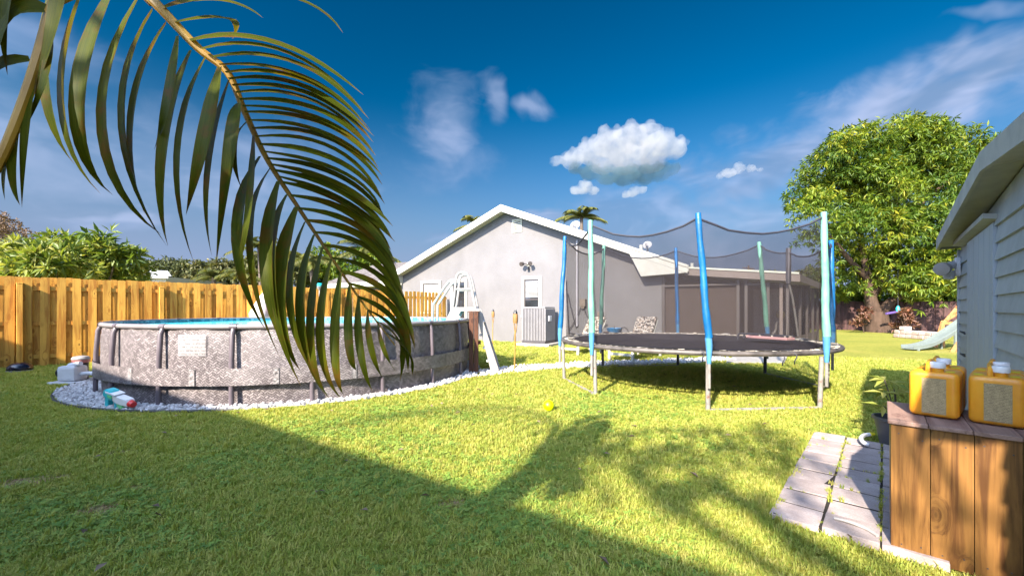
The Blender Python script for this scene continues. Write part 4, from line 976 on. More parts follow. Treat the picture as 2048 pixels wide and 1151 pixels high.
# ---------------------------------------------------------------- trampoline
TC = Vector((3.0, 6.93, 0)); TR = 2.10; TZ = 0.715
tr = thing('trampoline', 'round black trampoline with blue and mint sleeved poles and safety net', 'trampoline', tuple(TC))
def tc(a, r, z): return TC+Vector((math.cos(a)*r, math.sin(a)*r, z))
n = 72
m = MB(); m.tube([tc(2*math.pi*i/n, TR, TZ+0.0) for i in range(n+1)], 0.032, 8, cap=False); m.build('rim', M['rim'], tr, smooth=True)
m = MB(); rr_ = [0, 0.6, 1.2, 1.6, TR-0.20]
m.v = [tuple(TC+Z(TZ-0.03))]; 
for r_ in rr_[1:]:
    m.v += [tuple(tc(2*math.pi*i/n, r_, TZ+0.01-0.05*(1-(r_/(TR-0.2))**2)+0.006*math.sin(i*1.7+r_*5))) for i in range(n)]
m.f = [(0, 1+i, 1+(i+1) % n) for i in range(n)]
for k in range(3): m.f += [(1+k*n+i, 1+(k+1)*n+i, 1+(k+1)*n+(i+1) % n, 1+k*n+(i+1) % n) for i in range(n)]
m.m = [0]*len(m.f); m.build('jumping_mat', M['mat_black'], tr, smooth=True)
m = MB(); m.v = [tuple(tc(2*math.pi*i/n, r_, TZ+zq)) for i in range(n) for (r_, zq) in ((TR-0.20, 0.012), (TR-0.17, 0.02))]; m.f = [(2*i, 2*i+1, (2*i+3) % (2*n), (2*i+2) % (2*n)) for i in range(n)]; m.m = [0]*n; m.build('mat_hem', mat('pale_mat_hem', (0.12, 0.09, 0.07), 0.8, 0.6, 14, hue=(0.30, 0.26, 0.22)), tr)
m = MB()
for i in range(110):
    a = 2*math.pi*i/110; m.tube([tc(a, TR-0.175, TZ+0.012), tc(a, TR-0.02, TZ+0.012)], 0.011, 5)
sp_ = m.build('springs', M['spring'], tr)
sp_['kind'] = 'stuff'
# tattered remains of the spring pad
for i in range(46):
    a = random.uniform(0, 2*math.pi); da = random.uniform(0.02, 0.07); r0 = TR-random.uniform(0.12, 0.17); r1 = TR-random.uniform(0.0, 0.05)
    m = MB(); pts_ = [tc(a, r0, TZ+0.026), tc(a+da, r0, TZ+0.028), tc(a+da*0.9, r1, TZ+0.036), tc(a+da*0.1, r1, TZ+0.034)]; m.prism(pts_, (0, 0, 0.004)); m.build('pad_scrap', random.choice([M['spring'], M['rope'], M['concrete'], M['rim']]), tr)
# poles: (foot pixel x, ground Y, top pixel, sleeve colour)
feet = [('blue', 1131, 7.21, 1131, 472), ('mint', 1183, 5.81, 1182, 440), ('blue', 1416, 4.93, 1398, 425), ('mint', 1643, 5.03, 1651, 423), ('blue', 1663, 6.33, 1662, 480), ('mint', 1528, 7.75, 1520, 483), ('blue', 1356, 8.85, 1353, 495), ('mint', 1209, 8.70, 1209, 490)]
tops = {}; footp = []
leg_mat = mat('white_rusty_leg', (0.20, 0.185, 0.17), 0.5, 0.25, 9); 
T_ = NT(leg_mat.node_tree); b_ = T_.n['Principled BSDF']; src = b_.inputs['Base Color'].links[0].from_socket
co_ = T_.new('ShaderNodeTexCoord').outputs['Object']
T_.put(b_.inputs['Base Color'], T_.mix(T_.smooth(T_.noise(co_, 7, 5, 0.7), 0.56, 0.68), src, (0.13, 0.045, 0.02, 1)))
for i, (colr, fx, Yf, tx, ty) in enumerate(feet):
    f0 = Vector(((fx-1024)/F*Yf, Yf, 0)); dv = (f0-TC); dv.z = 0; a = math.atan2(dv.y, dv.x)
    foot = tc(a, TR-0.02, 0.02); rimp = tc(a, TR, TZ-0.03); footp.append(foot)
    m = MB(); m.tube([foot, tc(a, TR, TZ-0.05)], 0.028, 9); m.build('leg', leg_mat if foot.y < 7.4 else M['steel_dark'], tr, smooth=True)
    out = tc(a, TR+0.055, 0); top = at(tx, ty, out.y); low = Vector((out.x, out.y, TZ+0.10))
    top = Vector((top.x, out.y+(0.03 if i != 4 else 0.0), top.z)); tops[i] = (a, top)
    # bare pole below, pale cap piece, coloured sleeve above
    m = MB(); m.tube([Vector((out.x, out.y, TZ-0.42)), low], 0.019, 8); m.build('pole', leg_mat, tr, smooth=True)
    m = MB(); q1 = low.lerp(top, 0.06); m.tube([Vector((out.x, out.y, TZ-0.12)), low, q1], [0.024, 0.040, 0.042], 9); m.build('pole_cap', M['pole_cyan'], tr, smooth=True)
    m = MB(); prof = []; rad = []
    for k in range(25):
        s = k/24; p_ = q1.lerp(top, s)+Vector((0.006*math.sin(s*11+i), 0.006*math.cos(s*9+i), 0)); prof.append(p_); rad.append(0.045-0.010*s+0.0022*math.sin(s*25+i*2)+0.0012*math.sin(s*61+i))
    m.tube(prof, rad, 10); m.build('pole_sleeve', M['pole_blue'] if colr == 'blue' else M['pole_mint'], tr, smooth=True)
for (i, j) in ((0, 1), (2, 3), (4, 5), (6, 7)):
    m = MB(); a, b = footp[i], footp[j]; mid = (a+b)/2; m.tube([a+Z(0.012), a+(mid-a)*0.04-Z(0.012), b+(mid-b)*0.04-Z(0.012), b+Z(0.012)], 0.025, 8); m.build('leg_base', leg_mat, tr, smooth=True)
# one pole has lost its sleeve and leans
out = Vector((0.691*7.3, 7.3, 0)); ba = math.atan2(out.y-TC.y, out.x-TC.x)
m = MB(); m.tube([at(1577, 496, 7.3), at(1577, 567, 7.3)], 0.042, 8); m.build('pole_sleeve', M['steel_dark'], tr, smooth=True)
m = MB(); m.tube([at(1577, 563, 7.3), at(1585, 595, 7.3), at(1592, 640, 7.3), at(1596, 672, 7.3)], 0.018, 7); m.build('pole', leg_mat, tr, smooth=True)
tops[8] = (ba, at(1577, 498, 7.3))
order = sorted(tops.values(), key=lambda q: q[0])
rope_pts = []
net = MB(); rope = MB(); K = 8; NV = 6
for i in range(len(order)):
    (a0, p0), (a1, p1) = order[i], order[(i+1) % len(order)]
    if a1 < a0: a1 += 2*math.pi
    span = (a1-a0); sag = 0.20*min(1, span/0.7); cols = []
    for k in range(K+1):
        s = k/K; a = a0+span*s; base_ = p0.lerp(p1, s)
        rr0 = TR+0.0; bulg = TC+(Vector((base_.x-TC.x, base_.y-TC.y, 0)))*1.0
        topk = Vector((bulg.x, bulg.y, base_.z-0.06-sag*4*s*(1-s))); botk = tc(a, TR-0.06, TZ+0.05)
        cols.append([topk.lerp(botk, v/NV)+Vector((0.012*math.sin(k*2+v), 0.012*math.cos(k*3+v*2), 0)) for v in range(NV+1)])
    for k in range(K):
        for v in range(NV): net.quad(cols[k][v], cols[k+1][v], cols[k+1][v+1], cols[k][v+1])
    rope.tube([c[0] for c in cols], 0.014, 6)
net.build('safety_net', M['net'], tr, smooth=True); rope.build('net_rope', M['rope'], tr, smooth=True)
m = MB()
for (x, y) in ((1402, 706), (1586, 711), (1562, 714)):
    p = at(x, y, 4.86); m.tube(spline([p+Z(0.04), p+Vector((0.02, -0.04, 0.0)), p+Vector((0.0, -0.03, -0.06)), p+Vector((0.02, 0, -0.10))], 3), 0.007, 5)
m.build('loose_strap', M['rope'], tr)
# ladder of the trampoline lying on the mat
tl = at(1540, 672, 6.9); la = thing('trampoline_ladder', 'faded pink plank with black bent hooks lying on the trampoline mat', 'ladder', (tl.x, tl.y, TZ))
a, b = at(1500, 668, 6.95), at(1582, 678, 6.3); a.z = b.z = TZ+0.075
m = MB(); m.bar(a, b, 0.20, 0.045); m.build('plank', M['pink'], la, bevel=0.012)
for s in (-0.07, 0.08):
    pr = Vector((-(b-a).y, (b-a).x, 0)).normalized()*s; m = MB()
    m.tube(spline([a+pr-(b-a)*0.26-Z(0.07), a+pr-(b-a)*0.25+Z(0.0), a+pr-(b-a)*0.2+Z(0.035), a+pr+Z(0.04), b+pr+Z(0.035)], 4), 0.016, 7); m.build('hook_rail', M['rope'], la, smooth=True)
for k in (0.35, 0.65, 0.95):
    m = MB(); m.box(a.lerp(b, k)+Z(0.03), (0.03, 0.18, 0.03), rz=math.atan2((b-a).y, (b-a).x)); m.build('bracket', M['spring'], la)

# ---------------------------------------------------------------- loungers behind the trampoline
def lounger(label, c, ang_, back_up):
    t = thing('sun_lounger', label, 'lounger', tuple(c), group='white plastic sun loungers'); X = Vector((math.cos(ang_), math.sin(ang_), 0)); Yv = Vector((-X.y, X.x, 0)); c = Vector(c)
    P = lambda l, w_, z: c+X*l+Yv*w_+Z(z)
    for s in (-1, 1):
        m = MB(); m.bar(P(-0.85, s*0.30, 0.30), P(0.95, s*0.30, 0.30), 0.05, 0.09); m.build('side_rail', M['white'], t, bevel=0.006)
        for l in (-0.80, 0.75):
            m = MB(); m.bar(P(l-0.02, s*0.31, 0), P(l, s*0.31, 0.30), 0.06, 0.05, up=(X.x, X.y, 0)); m.build('leg', M['white'], t)
    for l in (-0.80, 0.75):
        m = MB(); m.bar(P(l, -0.28, 0.16), P(l, 0.28, 0.16), 0.04, 0.06); m.build('stretcher', M['white'], t)
    for k in range(9):
        l = -0.80+k*0.11; m = MB(); m.box(P(l, 0, 0.355), (0.085, 0.60, 0.022), rz=ang_); m.build('slat', M['white'], t)
    m = MB(); a, b = P(0.22, 0, 0.37), P(0.22+0.75*math.cos(back_up), 0, 0.37+0.75*math.sin(back_up)); m.bar(a, b, 0.60, 0.03, up=(-X.x, -X.y, 0.5)); m.build('backrest', M['white'], t)
    m = MB(); nrm = Vector((-X.x*math.sin(back_up), -X.y*math.sin(back_up), math.cos(back_up))); m.bar(a+nrm*0.055, b+nrm*0.055+(b-a)*0.06, 0.56, 0.08, up=tuple(nrm)); m.build('cushion', M['cushion'], t, bevel=0.025)
lounger('white sun lounger with its patterned back cushion raised, right of the blue tub', (3.22, 10.35, 0), R(46), R(55))
lounger('white sun lounger beside the air conditioner, left of the blue tub', (2.15, 11.75, 0), R(46), R(50))
tb = at(1229, 664, 11.9); t = thing('side_table', 'low brown side table between the two sun loungers', 'table', (tb.x, tb.y, 0))
m = MB(); m.box((tb.x, tb.y, tb.z-0.015), (0.55, 0.5, 0.03)); m.build('top', M['deck_brown'], t)
for sx in (-1, 1):
    for sy in (-1, 1): m = MB(); m.box((tb.x+sx*0.23, tb.y+sy*0.2, (tb.z-0.03)/2), (0.04, 0.04, tb.z-0.03)); m.build('leg', M['deck_brown'], t)
t = thing('tub', 'shallow blue plastic tub on the side table', 'tub', (tb.x, tb.y, tb.z))
m = MB(); m.lathe([(0.17, 0.0), (0.20, 0.02), (0.235, 0.12), (0.24, 0.125), (0.225, 0.12), (0.19, 0.03), (0.01, 0.025)], (tb.x, tb.y, tb.z), 20); m.build('bowl', M['tub_blue'], t, smooth=True)
m = MB(); m.tube(spline([(tb.x+0.2, tb.y, tb.z+0.13), (tb.x+0.32, tb.y, tb.z+0.14), (tb.x+0.40, tb.y, tb.z+0.05), (tb.x+0.42, tb.y, tb.z-0.05)], 4), 0.015, 6); m.tube([(tb.x, tb.y, tb.z+0.1), (tb.x, tb.y, tb.z+0.19)], 0.012, 5); m.build('handle', M['steel_dark'], t)

# ---------------------------------------------------------------- ball
b0 = gr(1097, 822); m = MB(); prof = [(0.0685*math.sin(math.pi*k/12)+1e-4, -0.0685*math.cos(math.pi*k/12)) for k in range(13)]
t = thing('ball', 'bright yellow play ball on the sunny lawn', 'ball', (b0.x, b0.y, 0))
m.lathe(prof, (b0.x, b0.y, 0.0725), 20); m.build('skin', M['yellow_ball'], t, smooth=True)
m = MB(); m.tube([(b0.x+math.cos(a_)*0.0686, b0.y+math.sin(a_)*0.0686*0.3, 0.0725+math.sin(a_)*0.0686*0.954) for a_ in [2*math.pi*k/24 for k in range(25)]], 0.0012, 5, cap=False); m.build('seam', mat('ball_seam', (0.42, 0.5, 0.01), 0.4), t)

# ---------------------------------------------------------------- water gun leaning on the gravel by the pool
W0 = Vector((-4.93, 5.0, 0)); 
wg = thing('toy_water_gun', 'teal and white toy water gun with red nozzle lying by the pool', 'water gun', tuple(W0))
ax = Vector((0.93, -0.30, -0.20)).normalized(); sd = Vector((0.30, 0.93, 0.15)); sd = (sd-ax*sd.dot(ax)).normalized(); upv = ax.cross(sd)*-1
upv = upv if upv.z > 0 else -upv
G = lambda l, u, s=0.0: W0+Z(0.15)+ax*l+upv*u+sd*s
def slab(poly, th, mt, nm, off=0.0, bev=0.012):
    m = MB(); m.prism([G(l, u, off-th/2) for l, u in poly], sd*th); return m.build(nm, mt, wg, bevel=bev)
slab([(-0.02, 0.05), (0.24, 0.055), (0.26, 0.03), (0.26, -0.035), (0.05, -0.05), (-0.03, -0.03)], 0.09, M['cap_white'], 'barrel')
slab([(-0.20, 0.03), (-0.16, 0.085), (-0.06, 0.085), (-0.02, 0.06), (-0.03, -0.035), (-0.12, -0.04), (-0.2, -0.01)], 0.10, M['teal'], 'body')
slab([(-0.20, -0.02), (-0.13, -0.03), (-0.15, -0.17), (-0.22, -0.16)], 0.06, M['teal'], 'grip')
slab([(-0.15, -0.135), (-0.02, -0.145), (-0.01, -0.17), (-0.15, -0.17)], 0.05, M['teal'], 'guard')
slab([(-0.04, -0.03), (0.02, -0.045), (0.01, -0.16), (-0.03, -0.165)], 0.05, M['teal'], 'foregrip')
slab([(0.02, -0.05), (0.15, -0.05), (0.14, -0.115), (0.05, -0.12)], 0.07, M['green_pl'], 'pump_handle')
slab([(-0.14, 0.07), (0.06, 0.072), (0.05, 0.052), (-0.13, 0.045)], 0.112, M['cap_white'], 'stripe', bev=0.004)
slab([(-0.10, 0.03), (-0.02, 0.03), (-0.02, 0.0), (-0.09, 0.0)], 0.114, M['green_pl'], 'tank_window', bev=0.004)
m = MB(); m.tube([G(0.255, 0.0), G(0.27, 0.0), G(0.31, 0.0), G(0.312, 0)], [0.045, 0.042, 0.035, 0.02], 12); m.build('nozzle', M['red_pl'], wg, smooth=True)

# ---------------------------------------------------------------- filter pump, hose and base; dark dome by the fence
f0 = gr(143, 765); fp = thing('filter_pump', 'grey pool filter pump with red and white lid beside the pool', 'pump', (f0.x, f0.y, 0))
m = MB(); m.box((f0.x+0.02, f0.y, 0.17), (0.30, 0.24, 0.26)); m.build('housing', M['grey_plastic'], fp, bevel=0.05)
m = MB(); m.tube([(f0.x+0.03, f0.y-0.02, 0.28), (f0.x+0.20, f0.y-0.04, 0.34)], [0.07, 0.035], 12); m.build('outlet', M['grey_plastic'], fp, smooth=True)
m = MB(); m.tube([(f0.x-0.13, f0.y+0.03, 0.17), (f0.x-0.22, f0.y+0.03, 0.17)], [0.09, 0.085], 14); m.build('motor', M['black'], fp, smooth=True)
m = MB(); m.lathe([(0.10, 0), (0.115, 0.02), (0.115, 0.05), (0.10, 0.055)], (f0.x+0.03, f0.y+0.12, 0.33), 18); m.build('red_ring', mat('faded_red', (0.40, 0.14, 0.12), 0.5), fp, smooth=True)
m = MB(); m.lathe([(0.115, 0), (0.12, 0.02), (0.10, 0.05), (0.03, 0.065), (0.0, 0.066)], (f0.x+0.03, f0.y+0.12, 0.387), 18); m.build('lid', M['plastic_white'], fp, smooth=True)
m = MB(); m.lathe([(0.10, 0.0), (0.10, 0.30)], (f0.x+0.03, f0.y+0.12, 0.03), 14); m.build('canister', M['black'], fp, smooth=True)
m = MB(); m.box((f0.x, f0.y, 0.02), (0.46, 0.34, 0.035)); m.build('base_plate', M['grey_plastic'], fp, bevel=0.01)
m = MB(); m.tube(spline([(f0.x+0.16, f0.y, 0.15), (f0.x+0.35, f0.y-0.03, 0.17), (f0.x+0.6, f0.y-0.02, 0.14), (f0.x+0.84, f0.y+0.03, 0.16)], 5), 0.035, 9); m.build('hose', M['grey_plastic'], fp, smooth=True)
m = MB(); q = gr(180, 762); m.box((q.x-0.02, q.y+0.05, 0.02), (0.5, 0.35, 0.04), rz=0.1); tag(m.build('pump_slab', M['concrete'], bevel=0.008), 'flat concrete slab under the pump hose beside the gravel', 'slab')
q = gr(40, 742); t = thing('dark_dome', 'shiny black dome shaped object on the grass at the fence', 'dome', (q.x, q.y, 0))
m = MB(); m.lathe([(0.17, 0.01), (0.185, 0.04), (0.175, 0.10), (0.13, 0.155), (0.06, 0.18), (0.0, 0.185)], (q.x, q.y, 0), 24); m.build('shell', mat('shiny_black', (0.012, 0.01, 0.02), 0.15, 0.2, 6), t, smooth=True)
m = MB(); m.lathe([(0.19, 0.0), (0.195, 0.02), (0.18, 0.03)], (q.x, q.y, 0), 24); m.build('rim', mat('grey_dome_rim', (0.16, 0.14, 0.14), 0.4), t, smooth=True)

# ---------------------------------------------------------------- closed parasol and teal spotlight beyond the pool
u0 = at(540, 640, 11.75); um = thing('parasol', 'closed white parasol with pink valance leaning beyond the pool', 'parasol', (u0.x, u0.y, 0))
m = MB(); m.tube([(u0.x, u0.y, 0), at(553, 590, 11.75), at(572, 548, 11.75)], 0.025, 7); m.build('pole', M['plastic_white'], um)
m = MB(); c0_, c1_, c2_ = at(521, 630, 11.75), at(531, 600, 11.75), at(560, 556, 11.75); m.tube([c0_-Z(0.25), c0_, c1_, c2_], [0.28, 0.30, 0.2, 0.05], 9); m.build('folded_canopy', M['umbrella'], um, smooth=True)
m = MB(); m.tube([at(546, 625, 11.65), at(556, 590, 11.65), at(566, 566, 11.65)], [0.10, 0.08, 0.03], 8); m.build('valance', M['pinkcloth'], um, smooth=True)
s0 = at(639, 572, 13.0); sl = thing('pole_lamp', 'small teal topped white lamp above the fence beyond the pool', 'lamp', (s0.x, s0.y, 0))
m = MB(); m.tube([(s0.x, s0.y, 0), (s0.x, s0.y, s0.z-0.12)], 0.022, 7); m.build('pole', M['plastic_white'], sl)
m = MB(); m.lathe([(0.03, -0.12), (0.10, -0.03), (0.11, 0.0)], tuple(s0), 12); m.build('lamp_shade', M['plastic_white'], sl, smooth=True)
m = MB(); m.lathe([(0.10, 0.002), (0.10, 0.08), (0.06, 0.10)], tuple(s0), 12); m.build('cap', M['teal'], sl, smooth=True)

# ---------------------------------------------------------------- wooden box with jugs
BX = E1*(2.84)+E2*0.0285; BD, BL, BH = 0.54, 0.712, 0.665
bx = thing('wooden_box', 'stained wooden plank box standing against the shed in the foreground', 'box', tuple(BX+E1*BD/2+E2*BL/2))
pw = BL/5
for k in range(5):
    m = MB(); a = BX+E2*(k*pw+0.0015); m.prism([a+Z(0.01), a+E2*(pw-0.003)+Z(0.01), a+E2*(pw-0.003)+Z(BH-0.001), a+Z(BH-0.001)], E1*0.022)
    c_ = a+E2*pw/2; o = m.build('front_plank', M['crate'], bx); 
m = MB(); m.prism([BX+E1*0.024+Z(0.01), BX+E1*BD+Z(0.01), BX+E1*BD+Z(BH-0.001), BX+E1*0.024+Z(BH-0.001)], E2*0.022); m.build('side_panel', M['crate'], bx)
m = MB(); m.prism([BX+E1*(BD-0.022)+E2*0.024+Z(0.01), BX+E1*(BD-0.022)+E2*BL+Z(0.01), BX+E1*(BD-0.022)+E2*BL+Z(BH-0.001), BX+E1*(BD-0.022)+E2*0.024+Z(BH-0.001)], E1*0.021); m.build('back_panel', M['crate'], bx)
for k in range(5):
    a = BX-E1*0.012-E2*0.010+E2*(k*(pw+0.004)); loc = a+E2*pw/2+E1*(BD+0.02)/2
    m = MB(); m.box((0, 0, BH+0.011), (pw+0.002, BD+0.026, 0.022)); me = m.mesh('top_plank', M['crate_top']); bevel_mesh(me, 0.003, 1)
    link('top_plank', me, bx, tuple(loc-base_of(bx)), (0, 0, math.atan2(E1.y, E1.x)-math.pi/2))
nl = MB(); 
for k in range(5):
    for (dx, z) in ((0.03, 0.62), (0.115, 0.60), (0.04, 0.06), (0.11, 0.07)):
        c_ = BX+E2*(k*pw+dx)+Z(z)-E1*0.0005; nl.prism([c_+E2*0.0035*math.cos(q_)+Z(0.0035*math.sin(q_)) for q_ in [math.pi*2*i/8 for i in range(8)]], -E1*0.0012)
nl.build('nail_heads', M['steel_dark'], bx)
def jug(label, pos, ang_, capcol):
    X = Vector((math.cos(ang_), math.sin(ang_), 0)); Yv = Vector((-X.y, X.x, 0)); c = Vector(pos)
    j = thing('chlorine_jug', label, 'jug', tuple(c), group='amber chlorine jugs on the box')
    P = lambda x, y, z: c+X*x+Yv*y+Z(z)
    wd, dp, hg = 0.185, 0.235, 0.235
    m = MB(); m.box(P(0, 0, hg/2+0.003), (wd, dp, hg), rz=ang_); bo = m.build('body', M['jug'], j)
    bevel_mesh(bo.data, 0.032, 5); bo.data.polygons.foreach_set('use_smooth', [True]*len(bo.data.polygons)); autosmooth(bo.data, 0.9)
    m = MB(); m.tube(spline([P(-0.022, -0.085, hg-0.012), P(-0.022, -0.075, hg+0.035), P(-0.022, -0.02, hg+0.045), P(-0.022, 0.06, hg+0.044), P(-0.022, 0.085, hg-0.01)], 5), 0.011, 8); m.build('handle', M['jug'], j, smooth=True)
    m = MB(); m.lathe([(0.024, -0.012), (0.024, 0.028)], P(0.012, -0.07, hg), 16); m.build('neck', M['jug'], j, smooth=True)
    m = MB(); m.lathe([(0.029, 0), (0.030, 0.004), (0.030, 0.026), (0.026, 0.031), (0.0, 0.032)], P(0.012, -0.07, hg+0.022), 22); m.build('cap', M[capcol], j, smooth=True)
    m = MB(); fy = -dp/2-0.0012
    for xi in range(2): pass
    m.quad(P(-0.042, fy, 0.022), P(0.046, fy, 0.022), P(0.046, fy, 0.205), P(-0.042, fy, 0.205)); lb = m.build('paper_label', M['label'], j)
    uv = lb.data.uv_layers.new(name='UVMap')
    for li, co in zip(range(4), ((0, 0), (1, 0), (1, 1), (0, 1))): uv.data[li].uv = co
    for x in (-0.060, 0.056):
        m = MB(); zt_ = hg+0.0042; m.prism([P(x-0.015, -0.088, zt_), P(x+0.017, -0.088, zt_), P(x+0.017, -0.035, zt_), P(x-0.015, -0.035, zt_)], (0, 0, 0.001)); m.build('sticker', M['ylabel'], j)
zt2 = BH+0.023
jA = Vector((2.285, 2.155, zt2)); jB = Vector((2.425, 2.000, zt2)); aj = math.atan2(-0.70, 0.55)
fw = Vector((math.cos(aj+math.pi/2), math.sin(aj+math.pi/2), 0))
jug('amber plastic jug at the front left of the box, farther from the shed', jA, aj, 'cap_white')
jug('amber plastic jug at the front right of the box, next to the shed', jB, aj+0.03, 'cap_white')
jug('amber plastic jug half hidden behind the front left jug', jA+fw*0.245+Vector((0.0, 0.0, 0)), aj+0.02, 'cap_white')
jug('amber plastic jug half hidden behind the front right jug', jB+fw*0.245+Vector((0.0, 0.0, 0)), aj-0.02, 'cap_white')

# ---------------------------------------------------------------- loose pipe pieces on the pavers, pot
m = MB(); m.tube(spline([gr(1668, 1035, 0.05), gr(1700, 1043, 0.055), gr(1730, 1055, 0.05), gr(1755, 1070, 0.05)], 5), 0.009, 7); tag(m.build('white_cane', M['plastic_white'], smooth=True), 'thin curved white pipe lying across the front pavers', 'pipe')
t = thing('hose_end', 'short bent grey hose with yellow tip at the far pavers', 'hose', tuple(gr(1730, 885)))
m = MB(); m.tube(spline([gr(1738, 889, 0.06), gr(1727, 884, 0.07), gr(1722, 876, 0.07), gr(1728, 870, 0.07), gr(1740, 868, 0.08)], 5), 0.018, 8); m.build('hose', M['grey_plastic'], t, smooth=True)
m = MB(); m.tube([gr(1740, 868, 0.08), gr(1749, 867, 0.085)], [0.020, 0.014], 8); m.build('tip', M['ylabel'], t, smooth=True)
PT = Vector((3.46, 3.62, 0.03)); t = thing('plant_pot', 'dark grey plastic plant pot behind the wooden box', 'pot', tuple(PT))
m = MB(); m.lathe([(0.10, 0), (0.14, 0.22), (0.155, 0.225), (0.155, 0.25), (0.14, 0.25), (0.13, 0.20), (0.0, 0.2)], PT, 20); m.build('pot', mat('dark_pot', (0.05, 0.05, 0.06), 0.5), t, smooth=True)
m = MB(); m.lathe([(0.12, 0.0), (0.0, 0.004)], PT+Z(0.205), 16); m.build('soil', mat('pot_soil', (0.04, 0.025, 0.015), 0.95, 0.3, 30), t)

# ---------------------------------------------------------------- playset with slide, stone bed
s0 = gr(1815, 700); sdv = Vector((0.99, 0.14, 0)).normalized(); sn = Vector((-sdv.y, sdv.x, 0))
ps = thing('slide', 'pale green playground slide curving down to the lawn', 'slide', tuple(s0))
prof = [(0, 0.07), (0.3, 0.08), (0.75, 0.17), (1.2, 0.36), (1.6, 0.57), (2.0, 0.80), (2.5, 1.1), (2.9, 1.3)]
pr2 = spline([s0+sdv*a_+Z(b_) for a_, b_ in prof], 4); m = MB(); cs = [(-0.19, 0.09), (-0.175, 0.10), (-0.16, 0.0), (0.16, 0.0), (0.175, 0.10), (0.19, 0.09), (0.175, -0.03), (-0.175, -0.03)]
for p in pr2: m.v += [tuple(p+sn*a_+Z(b_)) for a_, b_ in cs]
m.f = [(i*8+j, i*8+(j+1) % 8, (i+1)*8+(j+1) % 8, (i+1)*8+j) for i in range(len(pr2)-1) for j in range(8)]+[tuple(range(8)), tuple(range(len(pr2)*8-8, len(pr2)*8))]; m.m = [0]*len(m.f)
m.build('chute', M['slide'], ps, smooth=True)
for l in (0.15, 1.5):
    m = MB(); p = s0+sdv*l; zq = 0.08 if l < 1 else 0.58; m.bar(p-sn*0.18, p-sn*0.18+Z(zq), 0.05, 0.05, up=(1, 0, 0)); m.bar(p+sn*0.18, p+sn*0.18+Z(zq), 0.05, 0.05, up=(1, 0, 0)); m.build('foot', M['slide'], ps)
b0 = at(1905, 619, 13.2); b0.z = 0
pf = thing('playset_frame', 'pine climbing frame partly hidden behind the shed', 'climbing frame', tuple(b0))
def beam(p, q, s=0.075, nm='beam'):
    m = MB(); m.bar(p, q, s, s); m.build(nm, M['play_wood'], pf)
q0 = at(1886, 648, 13.2); q1 = at(1916, 614, 13.4); q2 = at(1935, 600, 13.6)
beam(Vector((q0.x-0.25, q0.y, 0)), q0+Z(0.1)); beam(Vector((q0.x+0.12, q0.y+0.1, 0)), q0+Z(0.12)); beam(q0, q1); beam(q1, q2); beam(Vector((q1.x+0.1, q1.y, 0)), q1+Z(0.05)); beam(q0+Z(0.02), at(1930, 643, 13.3)); beam(at(1893, 640, 13.2), at(1925, 622, 13.4), 0.05)
beam(gr(1906, 704), at(1932, 665, 13.0), 0.10); beam(at(1912, 628, 13.3), at(1930, 634, 13.3), 0.05); beam(at(1914, 630, 13.35), at(1914, 612, 13.35), 0.05)
beam(Vector((q2.x+0.8, q2.y+0.6, 0)), q2+Vector((0.8, 0.6, 0.1))); beam(q2, q2+Vector((0.8, 0.6, 0.0)))
sb = gr(1830, 678); st = thing('stone_border', 'low border of pinkish stone blocks in the lawn under the mango tree', 'stone border', tuple(sb))
sa, se = gr(1793, 674), gr(1882, 681); bm_ = None
for k in range(7):
    for row_ in range(2):
        p = sa.lerp(se, (k+0.5+0.15*row_)/7)+Z(0.09+0.17*row_); m = MB(); m.box((0, 0, 0), ((se-sa).length/7*random.uniform(0.9, 0.98), 0.3, 0.165))
        me = m.mesh('stone', M['stone']); bevel_mesh(me, 0.03, 2); link('stone', me, st, tuple(p-base_of(st)), (0, random.uniform(-.04, .04), math.atan2((se-sa).y, (se-sa).x)+random.uniform(-.08, .08)))
m = MB(); m.box((0, 0, 0), (0.34, 0.25, 0.17)); me = m.mesh('stone', M['stone']); bevel_mesh(me, 0.03, 2); link('stone', me, st, tuple(sa.lerp(se, 0.22)+Z(0.43)-base_of(st)))
# swing stick hanging by the tree trunk
k0, k1 = at(1772, 627, 21.0), at(1822, 619, 21.0); t = thing('toy_swing_bar', 'coloured hanging bar with teal seat beside the mango trunk', 'swing', tuple(k0.lerp(k1, .5)))
m = MB(); m.tube([k0, k0.lerp(k1, .5)], 0.06, 7); m.build('bar', mat('purple_bar', (0.10, 0.06, 0.22), 0.5), t)
m = MB(); m.tube([k0.lerp(k1, .5), k1], 0.06, 7); m.build('bar', mat('red_bar', (0.30, 0.09, 0.05), 0.5), t)
m = MB(); m.lathe([(0.08, -0.08), (0.10, 0.08), (0.03, 0.22)], k0.lerp(k1, .48)+Z(0.1), 10); m.build('seat', M['teal'], t, smooth=True)
m = MB(); m.tube([k0.lerp(k1, .48)+Z(0.3), k0.lerp(k1, .48)+Z(2.3)], 0.015, 5); m.build('rope', M['rope'], t)

